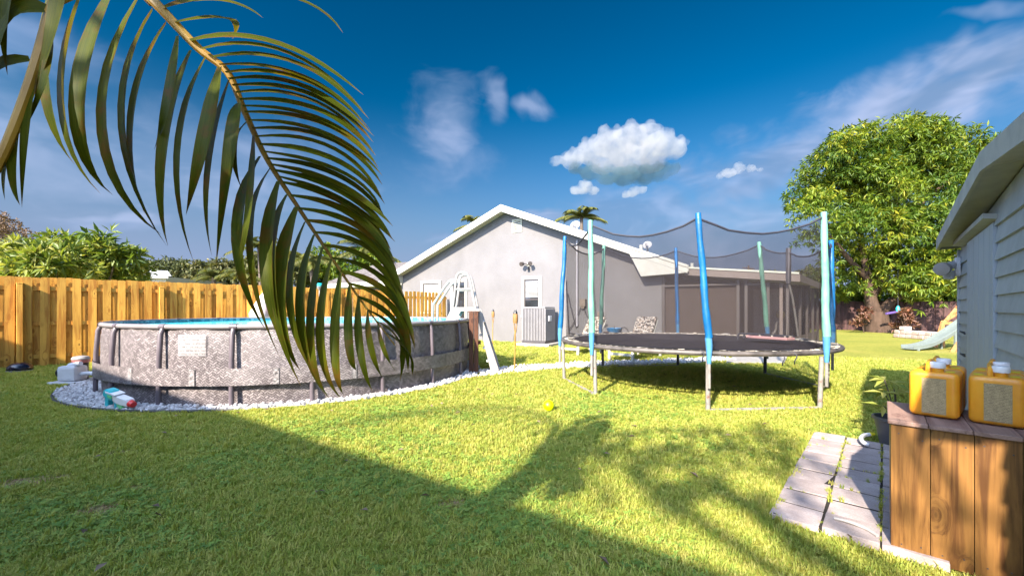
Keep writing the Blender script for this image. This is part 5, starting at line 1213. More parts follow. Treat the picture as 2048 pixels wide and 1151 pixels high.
# ================================================================ PLANTS
def leaf_mesh(name, P, D, U, L, Wd, tone, m, fold=0.25):
    """P base, D direction, U leaf normal, all (n,3); one bent blade of two triangles pairs per leaf"""
    S = np.cross(D, U); S /= (np.linalg.norm(S, axis=1, keepdims=True)+1e-9); n = len(P)
    L = L[:, None]; Wd = Wd[:, None]
    mid = P+D*L*0.45
    v = np.empty((n, 4, 3)); v[:, 0] = P; v[:, 1] = mid+S*Wd*0.5+U*Wd*fold; v[:, 2] = P+D*L-U*L*0.10; v[:, 3] = mid-S*Wd*0.5+U*Wd*fold
    me = bpy.data.meshes.new(name); me.vertices.add(n*4); me.vertices.foreach_set('co', v.astype(np.float32).ravel())
    idx = np.arange(n*4).reshape(n, 4); tri = np.stack([idx[:, [0, 1, 2]], idx[:, [0, 2, 3]]], 1).reshape(-1)
    me.loops.add(len(tri)); me.loops.foreach_set('vertex_index', tri.astype(np.int32))
    me.polygons.add(n*2); me.polygons.foreach_set('loop_start', np.arange(0, n*6, 3, dtype=np.int32))
    try: me.polygons.foreach_set('loop_total', np.full(n*2, 3, dtype=np.int32))
    except Exception: pass
    a = me.attributes.new('tone', 'FLOAT', 'POINT'); a.data.foreach_set('value', np.repeat(tone, 4).astype(np.float32))
    me.materials.append(m); me.update(); me.validate(); return me
def unit(v): return v/(np.linalg.norm(v, axis=1, keepdims=True)+1e-9)
def crown(lobes, ncl, per, L, Wd, droop, m, off, seed, spread=0.9, shell=(0.62, 1.02), tone_bias=0.0, flat=0.85, clump=0, crad=0.5):
    rg = np.random.default_rng(seed); lobes = [(np.array(c, dtype=float), np.array(r, dtype=float)) for c, r in lobes]
    wts = np.array([np.prod(r)**(2/3) for _, r in lobes]); wts /= wts.sum(); PP, OO, TT = [], [], []
    cnt = rg.multinomial(ncl, wts)
    for (c, r), k in zip(lobes, cnt):
        d = unit(rg.normal(size=(k, 3))); d[:, 2] = np.where(d[:, 2] < -0.5, -d[:, 2], d[:, 2])
        rad = rg.uniform(shell[0], shell[1], k)[:, None]*(1+0.16*np.sin(d[:, :1]*7+seed)*np.sin(d[:, 1:2]*6)*1.0+0.10*np.sin(d[:, 2:3]*11+3))
        PP.append(c+d*r*rad); OO.append(d); TT.append(rg.uniform(0, 1, k)*0.6+rg.uniform(-0.1, 0.1)+0.1)
    P, Od, Tn = np.vstack(PP), np.vstack(OO), np.concatenate(TT)
    if clump:      # twigs of leaves gathered into hanging sprays
        P = np.repeat(P, clump, 0); Od = np.repeat(Od, clump, 0); Tn = np.repeat(Tn, clump)
        off_ = rg.normal(size=P.shape)*crad*np.array([1, 1, 0.6]); P = P+off_-np.array([0, 0, 0.35])*np.linalg.norm(off_, axis=1, keepdims=True); Od = unit(Od*0.4+off_/crad)
    n = len(P)
    P = np.repeat(P, per, 0); Od = np.repeat(Od, per, 0); Tn = np.repeat(Tn, per)
    D = unit(Od*0.55+rg.normal(size=P.shape)*spread+np.array([0, 0, -droop])); U = unit(rg.normal(size=P.shape)*0.5+np.array([0, 0, flat])+Od*0.3)
    U = unit(U-D*np.sum(U*D, 1, keepdims=True))
    Ls = L*rg.uniform(0.65, 1.25, len(P)); Ws = Wd*rg.uniform(0.7, 1.2, len(P)); Tn = np.clip(Tn+rg.normal(0, 0.16, len(P))+tone_bias, 0, 1)
    return leaf_mesh('crown', P-np.array(off)+D*Ls[:, None]*0.05, D, U, Ls, Ws, Tn, m)
def tree(name, label, base, limbs, lobes, ncl, per, L, Wd, droop, leaf, bark, seed, group=None, **kw):
    t = thing(name, label, 'tree', tuple(base), group)
    me = crown(lobes, ncl, per, L, Wd, droop, leaf, base, seed, **kw); link('crown', me, t)
    m = MB()
    for pts, r0, r1 in limbs:
        pl = spline(pts, 5); m.tube(pl, [r0+(r1-r0)*i/(len(pl)-1) for i in range(len(pl))], 9)
    m.build('trunk', bark, t, smooth=True); return t
# ---------------------------------------------------------------- mango tree
Ym = 22.4; tb_ = at(1757, 662, Ym); tb_.z = 0
rg = random.Random(5)
spec = [(1700, 325, 72), (1760, 300, 62), (1830, 298, 62), (1890, 318, 62), (1945, 322, 42), (1660, 385, 60), (1622, 415, 36), (1730, 385, 80), (1815, 380, 85), (1900, 395, 72), (1955, 400, 45),
        (1690, 470, 62), (1760, 470, 80), (1850, 470, 80), (1930, 480, 60), (1700, 545, 55), (1780, 550, 70), (1865, 555, 62), (1945, 560, 50), (1655, 470, 35), (1690, 575, 30), (1845, 570, 38), (1905, 570, 38), (1775, 268, 34), (1842, 264, 32), (1712, 288, 30)]
lob = []
for i, (x, y, r_) in enumerate(spec):
    Yd = Ym+(rg.uniform(-2.6, 1.6) if not (y > 500 and 1690 < x < 1830) else rg.uniform(0.4, 1.2)); c = at(x, y, Yd); rr_ = r_/F*Yd; lob.append((c, (rr_*0.96, rr_*1.0, rr_*0.86)))
P = lambda x, y, dY=0: at(x, y, Ym+dY)
limbs = [([P(1757, 664)-Z(0.1), P(1754, 640), P(1752, 622)], 0.62, 0.48), ([P(1752, 630), P(1742, 600), P(1738, 560), P(1725, 500), P(1715, 400)], 0.36, 0.08), ([P(1756, 635), P(1780, 605), P(1808, 585), P(1840, 540), P(1870, 450)], 0.28, 0.07),
         ([P(1742, 590), P(1770, 540), P(1790, 470), P(1800, 360)], 0.28, 0.08), ([P(1738, 560), P(1700, 520, -0.5), P(1660, 470, -0.8)], 0.2, 0.06), ([P(1812, 580), P(1860, 570, -0.8), P(1910, 545, -1)], 0.2, 0.06), ([P(1790, 470), P(1850, 400), P(1900, 360)], 0.14, 0.05)]
limbs += [([P(1757, 655), P(1757+dx, 668, dy)-Z(0.05)], 0.3, 0.08) for dx, dy in ((-22, 0), (20, -0.1), (2, -0.7))]
tree('mango_tree', 'large round crowned mango tree standing by the back fence', tb_, limbs, lob, 760, 9, 0.31, 0.075, 0.6, M['mango'], M['bark'], 21, spread=0.7, tone_bias=0.0, clump=12, crad=0.34, shell=(0.72, 1.05))
# crotons at the trunk
for k, (x, y, Yc_, hgt) in enumerate(((1728, 655, 21.6, 1.35), (1812, 660, 20.2, 1.3), (1795, 655, 20.8, 0.9))):
    b = gr(x, y) if False else at(x, 619, Yc_); b.z = 0
    lob_ = [(b+Vector((rg.uniform(-.25, .25), rg.uniform(-.2, .2), hgt*f_)), (0.24, 0.22, 0.2)) for f_ in (0.35, 0.6, 0.85)]
    t = thing('croton_shrub', ['small coppery shrub left of the mango trunk', 'coppery shrub behind the stone border', 'low coppery shrub between mango trunk and stone border'][k], 'shrub', tuple(b), group='coppery shrubs under the mango')
    link('foliage', crown(lob_, 50, 5, 0.22, 0.08, -0.2, M['croton'], b, 70+k), t); m = MB()
    for q in range(4): m.tube([b, b+Vector((rg.uniform(-.25, .25), rg.uniform(-.2, .2), hgt*0.8))], 0.015, 5)
    m.build('stem', M['bark'], t)
# ---------------------------------------------------------------- trees beyond the fences
def bg_tree(name, label, px, ptop, Yd, rpx, leaf, seed, ncl=500, per=8, L=0.3, Wd=0.1, pyb=560, droop=0.2, group='trees beyond the left fence', nl=9, asp=1.0, **kw):
    r_ = random.Random(seed); base = at(px, 619, Yd); base.z = 0; lob_ = []; hgt = (pyb-ptop)
    for i in range(nl):
        yy = ptop+rpx*0.45+r_.random()*(hgt-rpx*0.5); xx = px+r_.uniform(-1, 1)*rpx*asp*(0.35+0.65*min(1, (yy-ptop)/(hgt*0.6)))
        dY = r_.uniform(-1.2, 1.2); rr_ = rpx*r_.uniform(0.34, 0.52)/F*Yd; lob_.append((at(xx, yy, Yd+dY), (rr_*1.1, rr_*1.1, rr_*0.8)))
    top = at(px, ptop+rpx, Yd); lm = [([base, base.lerp(top, 0.5)+Vector((0.1, 0, 0)), top], 0.05+0.01*Yd*0.6, 0.04)]
    for c_, _ in lob_[:6]: lm.append(([base.lerp(top, 0.5), base.lerp(Vector(c_), 0.8), Vector(c_)], 0.05, 0.02))
    return tree(name, label, base, lm, lob_, ncl, per, L, Wd, droop, leaf, M['bark_grey'], seed, group, **kw)
bg_tree('broadleaf_tree', 'bright leafy loquat like tree above the left fence', 165, 432, 13.5, 85, M['loquat'], 3, ncl=95, per=8, L=0.32, Wd=0.10, pyb=570, droop=0.1, nl=13, spread=0.6, tone_bias=0.12, clump=5, crad=0.2)
bg_tree('broadleaf_tree', 'low leafy tree with yellow new leaves at the far left of the fence', 60, 480, 13.0, 75, M['loquat'], 8, ncl=85, per=8, L=0.32, Wd=0.10, pyb=575, droop=0.1, nl=10, spread=0.6, tone_bias=0.2, clump=5, crad=0.2)
bg_tree('dry_tree', 'brownish half bare tree at the left edge behind the leafy trees', 5, 410, 18.0, 75, M['brownleaf'], 4, ncl=900, per=6, L=0.16, Wd=0.06, pyb=560, nl=12)
bg_tree('broadleaf_tree', 'small dark tree right of the bright loquat like tree', 242, 505, 17.0, 40, M['loquat'], 5, ncl=240, per=8, L=0.26, Wd=0.08, pyb=575, nl=8, tone_bias=-0.25)
bg_tree('spreading_tree', 'flat topped dusky tree over the white roof beyond the fence', 330, 514, 30, 58, M['olive'], 6, ncl=1100, per=7, L=0.32, Wd=0.14, pyb=572, nl=14, asp=1.1, tone_bias=-0.15)
bg_tree('spreading_tree', 'pale dusty tree behind the fan palms beyond the fence', 450, 512, 30, 60, M['olive'], 7, ncl=1100, per=7, L=0.32, Wd=0.14, pyb=580, nl=14, asp=1.0, tone_bias=0.15)
bg_tree('spreading_tree', 'dusky tree beyond the pool behind the palm fronds', 560, 500, 30, 60, M['olive'], 9, ncl=1000, per=7, L=0.34, Wd=0.14, pyb=590, nl=14, tone_bias=0.05)
bg_tree('spreading_tree', 'dark green tree beyond the left wing of the house', 690, 478, 32, 75, M['mango'], 10, ncl=1200, per=7, L=0.36, Wd=0.14, pyb=590, nl=16, tone_bias=-0.1)
bg_tree('far_tree', 'olive green tree top behind the right end of the porch', 1625, 535, 38, 42, M['olive'], 12, ncl=800, per=7, L=0.34, Wd=0.15, pyb=610, nl=9, group='trees beyond the back fence')
bg_tree('far_tree', 'low tree just showing over the porch roof', 1560, 540, 44, 50, M['olive'], 13, ncl=600, per=7, L=0.36, Wd=0.15, pyb=610, nl=8, group='trees beyond the back fence')
bg_tree('far_tree', 'bright yellow green shrubbery over the back fence left of the mango', 1700, 570, 27, 40, M['loquat'], 14, ncl=500, per=8, L=0.3, Wd=0.1, pyb=625, nl=9, group='trees beyond the back fence')
bg_tree('far_tree', 'dark hedge tree over the back fence behind the mango trunk', 1800, 560, 28, 70, M['mango'], 15, ncl=800, per=8, L=0.32, Wd=0.1, pyb=625, nl=12, group='trees beyond the back fence')
bg_tree('far_tree', 'dark hedge tree over the back fence beside the shed', 1900, 560, 27, 60, M['mango'], 16, ncl=700, per=8, L=0.32, Wd=0.1, pyb=625, nl=12, group='trees beyond the back fence')
# ---------------------------------------------------------------- distant palms
def far_palm(label, px, py, Yd, rpx, seed, nf=13, fan=False, group='palms beyond the fence and house', droop=1.0):
    r_ = random.Random(seed); top = at(px, py, Yd); base = Vector((top.x+r_.uniform(-.4, .4), Yd, 0)); t = thing('palm_tree', label, 'palm', tuple(base), group)
    m = MB(); pl = spline([base, base.lerp(top, 0.5)+Vector((r_.uniform(-.2, .2), 0, 0)), top], 6); m.tube(pl, [0.17-0.05*i/len(pl) for i in range(len(pl))], 8); m.build('trunk', M['bark_grey'], t, smooth=True)
    Lf = rpx/F*Yd
    for k in range(nf):
        a = 2*math.pi*k/nf+r_.uniform(-.2, .2); el = r_.uniform(-0.15, 1.25); hdir = Vector((math.cos(a), math.sin(a), 0)); d0 = hdir*math.cos(el)+Z(math.sin(el)); L_ = Lf*r_.uniform(0.85, 1.15)
        rc = bez(top, top+d0*L_*0.6, top+d0*L_*0.75+hdir*L_*0.35-Z(L_*0.35*droop), 9); Pn, Dn, Un, Ln, Wn, Tn = [], [], [], [], [], []
        for i in range(1, 9):
            tan = (rc[i]-rc[i-1]).normalized(); side = tan.cross(Vector((0, 0, 1)))
            if side.length < 1e-3: side = Vector((1, 0, 0))
            side.normalize()
            for sgn in (-1, 1):
                for h_ in (0.0, 0.33, 0.66):
                    p = rc[i-1].lerp(rc[i], h_); d = (side*sgn*0.8+tan*0.55-Z(0.45)).normalized(); Pn.append(p); Dn.append(d); Un.append((0, 0, 1)); Ln.append(L_*0.34*(1-0.5*abs(i/8-0.4))); Wn.append(L_*0.040); Tn.append(r_.random())
        me = leaf_mesh('frond', np.array([p-base for p in Pn]), np.array(Dn), np.array(Un, dtype=float), np.array(Ln), np.array(Wn), np.array(Tn), M['palmbg']); fo = link('frond', me, t)
far_palm('coconut palm behind the right roof slope beside the dish', 1163, 432, 31, 46, 1, 17)
far_palm('palm top just showing over the left gable slope', 958, 448, 33, 46, 2, 15)
far_palm('small fan palm low behind the fence nearest the white roof', 428, 552, 26, 34, 3, 14)
far_palm('pale palm behind the fence beside the hanging fronds', 486, 548, 25, 40, 4, 14)
far_palm('palm rising over the fence behind the hanging frond', 518, 490, 28, 46, 5, 14)
far_palm('palm low over the fence beyond the pool', 620, 520, 27, 55, 6, 15)
far_palm('palm behind the left wing of the house', 735, 500, 34, 60, 7, 15)
# ---------------------------------------------------------------- white roofed house beyond the fence
c_ = at(265, 619, 24); nb = thing('neighbour_house', 'neighbouring house with white roof just over the left fence', 'house', (c_.x, c_.y, 0))
a, b = at(180, 553, 24), at(332, 553, 24); m = MB(); m.prism([Vector((a.x, a.y, 0)), Vector((b.x, b.y, 0)), b, a], (0, 6, 0)); m.build('wall', M['wallpale'], nb)
rz_ = 0.18; m = MB(); m.prism([at(178, 555, 23.6), at(336, 556, 23.6), at(318, 549, 26), at(195, 548, 26)], (0, 0, 0.08)); m.build('roof', M['roofwhite'], nb)
m = MB(); m.prism([at(262, 552, 26), at(330, 552, 26), at(322, 541, 27), at(272, 541, 27)], (0, 0.5, 0.05)); m.build('roof', M['roofwhite'], nb)

# ---------------------------------------------------------------- sapling in the pot
r_ = random.Random(2); t = thing('sapling', 'young leafy mango sapling in the pot behind the wooden box', 'plant', (PT.x, PT.y, PT.z+0.21)); S0 = PT+Z(0.21)
tips = [S0+Vector((-0.09, 0.0, 0.38)), S0+Vector((0.03, 0.02, 0.26)), S0+Vector((-0.10, 0, 0.14)), S0+Vector((0.02, 0.03, 0.34)), S0+Vector((-0.13, -0.04, 0.27))]
m = MB()
for q in tips: m.tube(spline([S0, S0.lerp(q, 0.5)+Vector((0.01, 0, 0.02)), q], 3), 0.004, 5)
m.build('stem', M['bark_grey'], t)
for q in tips:
    for k in range(6):
        a = k*2.4+r_.random(); d = np.array([[math.cos(a), math.sin(a), r_.uniform(-0.5, 0.25)]]); d = unit(d); me = leaf_mesh('leaf', np.array([tuple(q-base_of(t))]), d, unit(np.array([[r_.uniform(-.3, .3), -0.3, 1.0]])), np.array([r_.uniform(0.11, 0.17)]), np.array([0.042]), np.array([r_.uniform(0.5, 0.95)]), M['loquat']); link('leaf', me, t)

# ---------------------------------------------------------------- coconut palm whose frond hangs into the view
PB = Vector((-2.15, -0.75, 0)); CR = Vector((-2.0, -0.55, 3.15))
palm = thing('coconut_palm', 'coconut palm whose drooping fronds hang across the upper left view', 'palm', tuple(PB))
m = MB(); m.tube(spline([PB, PB+Vector((0.1, 0.05, 1.4)), CR-Z(0.3), CR], 6), [0.17, 0.155, 0.15, 0.145, 0.14, 0.14, 0.135, 0.13, 0.13, 0.13, 0.13, 0.13, 0.13, 0.13, 0.12, 0.12, 0.12, 0.12, 0.10][:19], 12); m.build('trunk', M['bark_grey'], palm, smooth=True)
def ribbon(pts, wmax, nrm, parent, name='leaflet', fold=0.18, taper0=0.35):
    """one leaflet: three vertices across, keeled along its midrib, pointed"""
    pts = [Vector(p) for p in pts]; n = len(pts); mb = MB(); uvs = []
    for i, p in enumerate(pts):
        s = i/(n-1); tan = (pts[min(i+1, n-1)]-pts[max(i-1, 0)]).normalized(); nn = Vector(nrm); nn = (nn-tan*nn.dot(tan)).normalized(); sd = tan.cross(nn)
        w_ = wmax*min(1, taper0+s*3.2)*(1-max(0, (s-0.35)/0.65)**1.8)+0.0006
        mb.v += [tuple(p-sd*w_/2+nn*w_*fold), tuple(p), tuple(p+sd*w_/2+nn*w_*fold)]; uvs += [(s, 0), (s, 0.5), (s, 1)]
    for i in range(n-1):
        a = i*3; mb.f += [(a, a+1, a+4, a+3), (a+1, a+2, a+5, a+4)]
    mb.m = [0]*len(mb.f); o = mb.build(name, M['frond'], parent, smooth=True); uv = o.data.uv_layers.new(name='UVMap')
    for l in o.data.loops: uv.data[l.index].uv = uvs[l.vertex_index]
    return o
def frond_rachis(pts, r0, r1, name='frond'):
    pl = spline(pts, 5); m = MB(); m.tube(pl, [r0+(r1-r0)*i/(len(pl)-1) for i in range(len(pl))], 8); return m.build(name, M['rachis'], palm, smooth=True), pl
# the frond in view: midrib from the crown, over, and down through the picture
rach = [CR, Vector((-1.75, 0.35, 3.05)), at(215, -90, 1.20), at(305, 0, 1.26), at(395, 95, 1.30), at(455, 145, 1.33), at(490, 225, 1.36), at(535, 320, 1.38), at(600, 420, 1.40), at(660, 510, 1.42), at(720, 598, 1.43), at(790, 690, 1.44)]
fr, pl = frond_rachis(rach, 0.020, 0.0022)
rg2 = random.Random(9)
left = [((120, -60), (95, 160), (150, 330), 36), ((175, -40), (128, 200), (202, 388), 36), ((232, -30), (160, 215), (226, 390), 36), ((278, -5), (212, 262), (322, 468), 38), ((305, 22), (250, 250), (334, 492), 36), ((332, 48), (268, 230), (290, 430), 34), ((356, 72), (335, 210), (308, 300), 20), ((384, 100), (330, 300), (336, 492), 34), ((412, 115), (360, 310), (388, 525), 32), ((440, 135), (408, 290), (372, 430), 30), ((460, 158), (420, 350), (424, 512), 30), ((478, 205), (462, 300), (432, 530), 28), ((494, 245), (470, 300), (488, 388), 18), ((508, 270), (500, 420), (470, 560), 26),
        ((522, 312), (478, 480), (532, 660), 34), ((540, 338), (505, 500), (560, 715), 34), ((558, 362), (535, 540), (575, 700), 32), ((576, 388), (545, 560), (602, 772), 36), ((594, 414), (560, 590), (600, 740), 34), ((612, 442), (585, 610), (640, 762), 34), ((630, 468), (605, 640), (652, 792), 32), ((647, 492), (625, 680), (666, 803), 30), ((664, 518), (645, 690), (690, 803), 28), ((682, 545), (672, 700), (688, 790), 26), ((700, 570), (700, 690), (716, 742), 22), ((718, 596), (722, 700), (745, 782), 20), ((736, 620), (745, 700), (770, 762), 18), ((756, 645), (770, 700), (792, 742), 14)]
right = [((268, -40), (520, -60), (640, -20), 22), ((298, -8), (560, -10), (686, 66), 22), ((325, 18), (440, 2), (526, 36), 22), ((352, 45), (460, 40), (465, 78), 16), ((382, 82), (560, 92), (727, 190), 26), ((428, 115), (600, 132), (738, 238), 26), ((452, 146), (620, 168), (742, 262), 24), ((466, 172), (630, 196), (747, 285), 24), ((480, 200), (648, 228), (752, 312), 24), ((490, 225), (660, 256), (757, 336), 24), ((505, 258), (668, 285), (765, 370), 24), ((520, 290), (680, 328), (770, 408), 24), ((535, 318), (690, 362), (772, 440), 24), ((550, 342), (700, 396), (785, 478), 24), ((566, 366), (706, 420), (782, 500), 24), ((582, 392), (716, 440), (792, 530), 24), ((598, 418), (730, 466), (797, 556), 24), ((614, 442), (742, 490), (806, 590), 24), ((630, 466), (752, 512), (812, 616), 24), ((647, 491), (766, 545), (822, 652), 24), ((664, 517), (776, 572), (830, 688), 22), ((681, 543), (788, 602), (830, 700), 22), ((698, 568), (790, 625), (822, 722), 20), ((716, 594), (792, 650), (806, 722), 18), ((735, 620), (800, 676), (816, 742), 16), ((752, 642), (800, 690), (800, 760), 14), ((770, 665), (815, 705), (825, 750), 12)]
def denser(lst, i0=0):
    out = []
    for i, a in enumerate(lst):
        out.append(a)
        if i0 <= i < len(lst)-1:
            b = lst[i+1]; j = lambda: rg2.uniform(-9, 9)
            out.append(tuple((((a[k][0]+b[k][0])/2+(j() if k else 0)), ((a[k][1]+b[k][1])/2+(j() if k else 0))) for k in range(3))+((a[3]+b[3])/2*rg2.uniform(0.75, 1.0),))
    return out
right = denser(right[:15], 4)+right[15:]
def depth_at(y): return 1.24+0.20*max(0, min(1, (y+60)/750))
for k, (s_, c_, e_, wp) in enumerate(left):
    Yd = depth_at(s_[1]); a = at(*s_, Yd); b = at(*c_, Yd-0.16); e = at(*e_, Yd-0.06+rg2.uniform(-.05, .03))
    ribbon(bez(a, b*2-(a+e)*0.5, e, 13), wp*(0.92 if k < 13 else 0.80)/F*Yd, Vector((-0.35+rg2.uniform(-.35, .35), -1, 0.1)), fr)
for k, (s_, c_, e_, wp) in enumerate(right):
    Yd = depth_at(s_[1]); a = at(*s_, Yd); b = at(*c_, Yd+0.16); e = at(*e_, Yd+0.22+rg2.uniform(-.04, .06))
    ribbon(bez(a, b*2-(a+e)*0.5, e, 13), wp*1.25/F*Yd, Vector((0.15, -0.75+rg2.uniform(-.15, .15), 0.85)), fr)
# the nearer frond at the left edge: thick orange midrib with leaflets
rach2 = [CR, Vector((-1.62, 0.15, 3.0)), at(170, -170, 0.90), at(112, 0, 0.88), at(62, 165, 0.86), at(5, 310, 0.84), at(-60, 430, 0.84)]
fr2, pl2 = frond_rachis(rach2, 0.016, 0.007)
near = [((125, -30), (118, 30), (70, 190), 44), ((98, 60), (98, 150), (40, 275), 34), ((75, 130), (58, 260), (44, 415), 34), ((45, 215), (30, 330), (40, 410), 30), ((28, 260), (12, 340), (10, 400), 24), ((95, 20), (10, 60), (-10, 240), 52), ((60, 120), (-30, 180), (-40, 350), 44), ((130, -60), (30, -40), (15, 150), 46), ((12, 300), (-20, 330), (-30, 420), 24)]
for k, (s_, c_, e_, wp) in enumerate(near):
    a = at(*s_, 0.87); b = at(*c_, 0.85); e = at(*e_, 0.86); ribbon(bez(a, b*2-(a+e)*0.5, e, 12), wp/F*0.87, Vector((-0.3+rg2.uniform(-.3, .3), -1, 0.1)), fr2)
# the rest of the crown, out of view
for k in range(3):
    a = R(150)+k*R(190)/2; hdir = Vector((math.cos(a), math.sin(a), 0)); L_ = rg2.uniform(1.7, 2.2)
    pts_ = [CR, CR+hdir*L_*0.4+Z(0.45), CR+hdir*L_*0.8+Z(0.35), CR+hdir*L_*1.1-Z(0.2)]; f_, p_ = frond_rachis(pts_, 0.020, 0.004)
    for i in range(2, len(p_)):
        tan = (p_[i]-p_[i-1]).normalized(); side = tan.cross(Vector((0, 0, 1))).normalized()
        for sg in (-1, 1):
            e = p_[i]+side*sg*0.38+tan*0.18-Z(0.30); ribbon(bez(p_[i], p_[i]+side*sg*0.25+tan*0.1+Z(0.04), e, 6), 0.045, Vector((0, 0, 1)), f_)
# tree behind the viewpoint on the right, its leaves dapple the light on pavers and box
tc_ = Vector((-2.1, -3.0, 4.3)); base = Vector((-0.2, -4.2, 0))
lobs = [(tc_+Vector(o), (r_, r_, r_*0.7)) for o, r_ in (((-0.7, 0.3, 0.1), 0.6), ((0.2, 0.1, -0.2), 0.6), ((0.1, -0.3, 0.6), 0.6), ((-1.0, -0.6, 0.5), 0.6), ((1.05, -0.75, -0.2), 0.42), ((-0.3, 0.6, -0.3), 0.38))]
lm = [([base, base+Vector((0, 0.1, 1.5)), Vector((-1.0, -3.6, 3.2)), tc_], 0.2, 0.06)]+[([Vector((-1.0, -3.6, 3.2)), (Vector((-1.0, -3.6, 3.2))+c_)/2, c_], 0.06, 0.015) for c_, _ in lobs]
tree('shade_tree', 'leafy tree behind the viewpoint dappling the pavers with shade', base, lm, lobs, 70, 7, 0.20, 0.07, 0.3, M['mango'], M['bark'], 33, shell=(0.3, 1.0))

# ---------------------------------------------------------------- grass
def tuft(seed, nb, h0, h1, wd, spread, lean, m, clover=0):
    r_ = random.Random(seed); mb = MB()
    for k in range(nb):
        a = r_.uniform(0, 6.283); rr_ = spread*math.sqrt(r_.random()); p = Vector((math.cos(a)*rr_, math.sin(a)*rr_, -0.004)); b_ = r_.uniform(0, 6.283); dv = Vector((math.cos(b_), math.sin(b_), 0)); sv = Vector((-dv.y, dv.x, 0))
        h = r_.uniform(h0, h1); ln = r_.uniform(lean*0.3, lean)*h; w_ = wd*r_.uniform(0.7, 1.2)
        p1 = p+dv*ln*0.35+Z(h*0.6); p2 = p+dv*ln+Z(h*(1-0.12*ln/h))
        mb.add([p-sv*w_/2, p+sv*w_/2, p1+sv*w_*0.42, p1-sv*w_*0.42, p2], [(0, 1, 2, 3), (3, 2, 4)])
    for k in range(clover):
        a = r_.uniform(0, 6.283); rr_ = spread*math.sqrt(r_.random()); c = Vector((math.cos(a)*rr_, math.sin(a)*rr_, r_.uniform(h0*0.5, h1*0.9))); tilt = Vector((r_.uniform(-.5, .5), r_.uniform(-.5, .5), 1)).normalized(); s_ = wd*r_.uniform(1.4, 2.4)
        X = tilt.cross(Vector((0, 1, 0))).normalized(); Yv = tilt.cross(X)
        for q in range(3):
            an = q*2.094+a; d = X*math.cos(an)+Yv*math.sin(an); e = X*math.cos(an+1.57)+Yv*math.sin(an+1.57); mb.add([c, c+d*s_*0.6-e*s_*0.45, c+d*s_*1.15, c+d*s_*0.6+e*s_*0.45], [(0, 1, 2, 3)])
    return mb.mesh('tuft', m)
tufts = [tuft(1, 15, 0.018, 0.042, 0.0062, 0.035, 1.1, M['blade']), tuft(2, 13, 0.016, 0.036, 0.0075, 0.035, 1.4, M['blade']), tuft(3, 16, 0.022, 0.052, 0.0052, 0.032, 0.8, M['blade']), tuft(4, 4, 0.018, 0.034, 0.0075, 0.035, 1.1, M['clover'], clover=7), tuft(5, 7, 0.015, 0.032, 0.0070, 0.035, 1.3, M['clover'], clover=3), tuft(6, 16, 0.010, 0.022, 0.0035, 0.04, 1.8, M['dry']), tuft(7, 22, 0.04, 0.085, 0.0045, 0.02, 0.6, M['blade'])]
def keep(x, y):
    k = np.hypot(x-PC.x, y-PC.y); a = np.arctan2(y-PC.y, x-PC.x); ringw = 0.17+0.30*np.maximum(0, np.cos(a-R(200)))**2
    ok = k > PR+ringw
    e1 = x*E1.x+y*E1.y; e2 = x*E2.x+y*E2.y
    ok &= ~((e2 > -0.50+0.03*np.sin(e1*9)) & (e2 < 0.27) & (e1 > 2.81+0.02*np.sin(e2*30)) & (e1 < 4.98+0.04*np.sin(e2*13)))
    ok &= ~((e2 > 0.0) & (e1 > 2.8) & (e1 < 3.42) & (e2 < 0.8))
    s1 = (x-CS.x)*E2.x+(y-CS.y)*E2.y; s2 = (x-CS.x)*E1.x+(y-CS.y)*E1.y
    ok &= ~((s1 > -0.02) & (s2 < 0.02))
    q = (x-O.x)*HD.x+(y-O.y)*HD.y; d = (x-O.x)*HN.x+(y-O.y)*HN.y
    ok &= ~((d > -0.02) & (q > -5.7)) 
    aq = (x-AL.x)*HD.x+(y-AL.y)*HD.y; adp = (x-AL.x)*HN.x+(y-AL.y)*HN.y
    ok &= ~((aq > -0.18) & (aq < aw+0.22) & (adp > -0.18) & (adp < ad+0.2))
    pth = np.full(x.shape, 9.0)
    for A, B in zip(path_pts[:-1], path_pts[1:]):
        dx, dy = B.x-A.x, B.y-A.y; t = np.clip(((x-A.x)*dx+(y-A.y)*dy)/(dx*dx+dy*dy), 0, 1); pth = np.minimum(pth, np.hypot(x-A.x-dx*t, y-A.y-dy*t))
    ok &= pth > 0.33+0.05*np.sin(x*5)+0.04*np.sin(x*13)
    f = (x-FA.x)*E2.x+(y-FA.y)*E2.y; ok &= f > -0.3
    a_, b_, c_, d_ = [gr(*p) for p in ((1452, 726), (1568, 727), (1576, 712), (1470, 711))]
    ok &= ~((y > b_.y-0.02) & (y < c_.y) & (x > np.interp(y, [a_.y, d_.y], [a_.x, d_.x])) & (x < np.interp(y, [b_.y, c_.y], [b_.x, c_.x])))
    return ok
GXY, GS = [], []
for (ya, yb, dens, sc) in ((1.2, 3.2, 1900, 0.82), (3.2, 5.5, 1000, 0.95), (5.5, 9.5, 380, 1.2), (9.5, 16.0, 120, 1.6), (16.0, 26.5, 45, 2.2)):
    xa = 1.42*yb+0.5; n = int((yb-ya)*2*xa*dens); x = RNG.uniform(-xa, xa, n); y = RNG.uniform(ya, yb, n)
    k = keep(x, y) & (np.abs(x) < 1.42*y+0.5); x, y = x[k], y[k]; GXY.append(np.c_[x, y]); GS.append(sc*RNG.uniform(0.75, 1.25, len(x)))
XY = np.vstack(GXY); S_ = np.concatenate(GS); n = len(XY); x, y = XY.T
pn_ = np.sin(x*1.3+0.7*np.sin(y*1.9))*np.sin(y*1.1+1.3*np.sin(x*0.8)+1)+0.5*np.sin(x*3.7+y*2.1)*np.sin(y*4.3-x*1.2)+RNG.normal(0, 0.35, n)
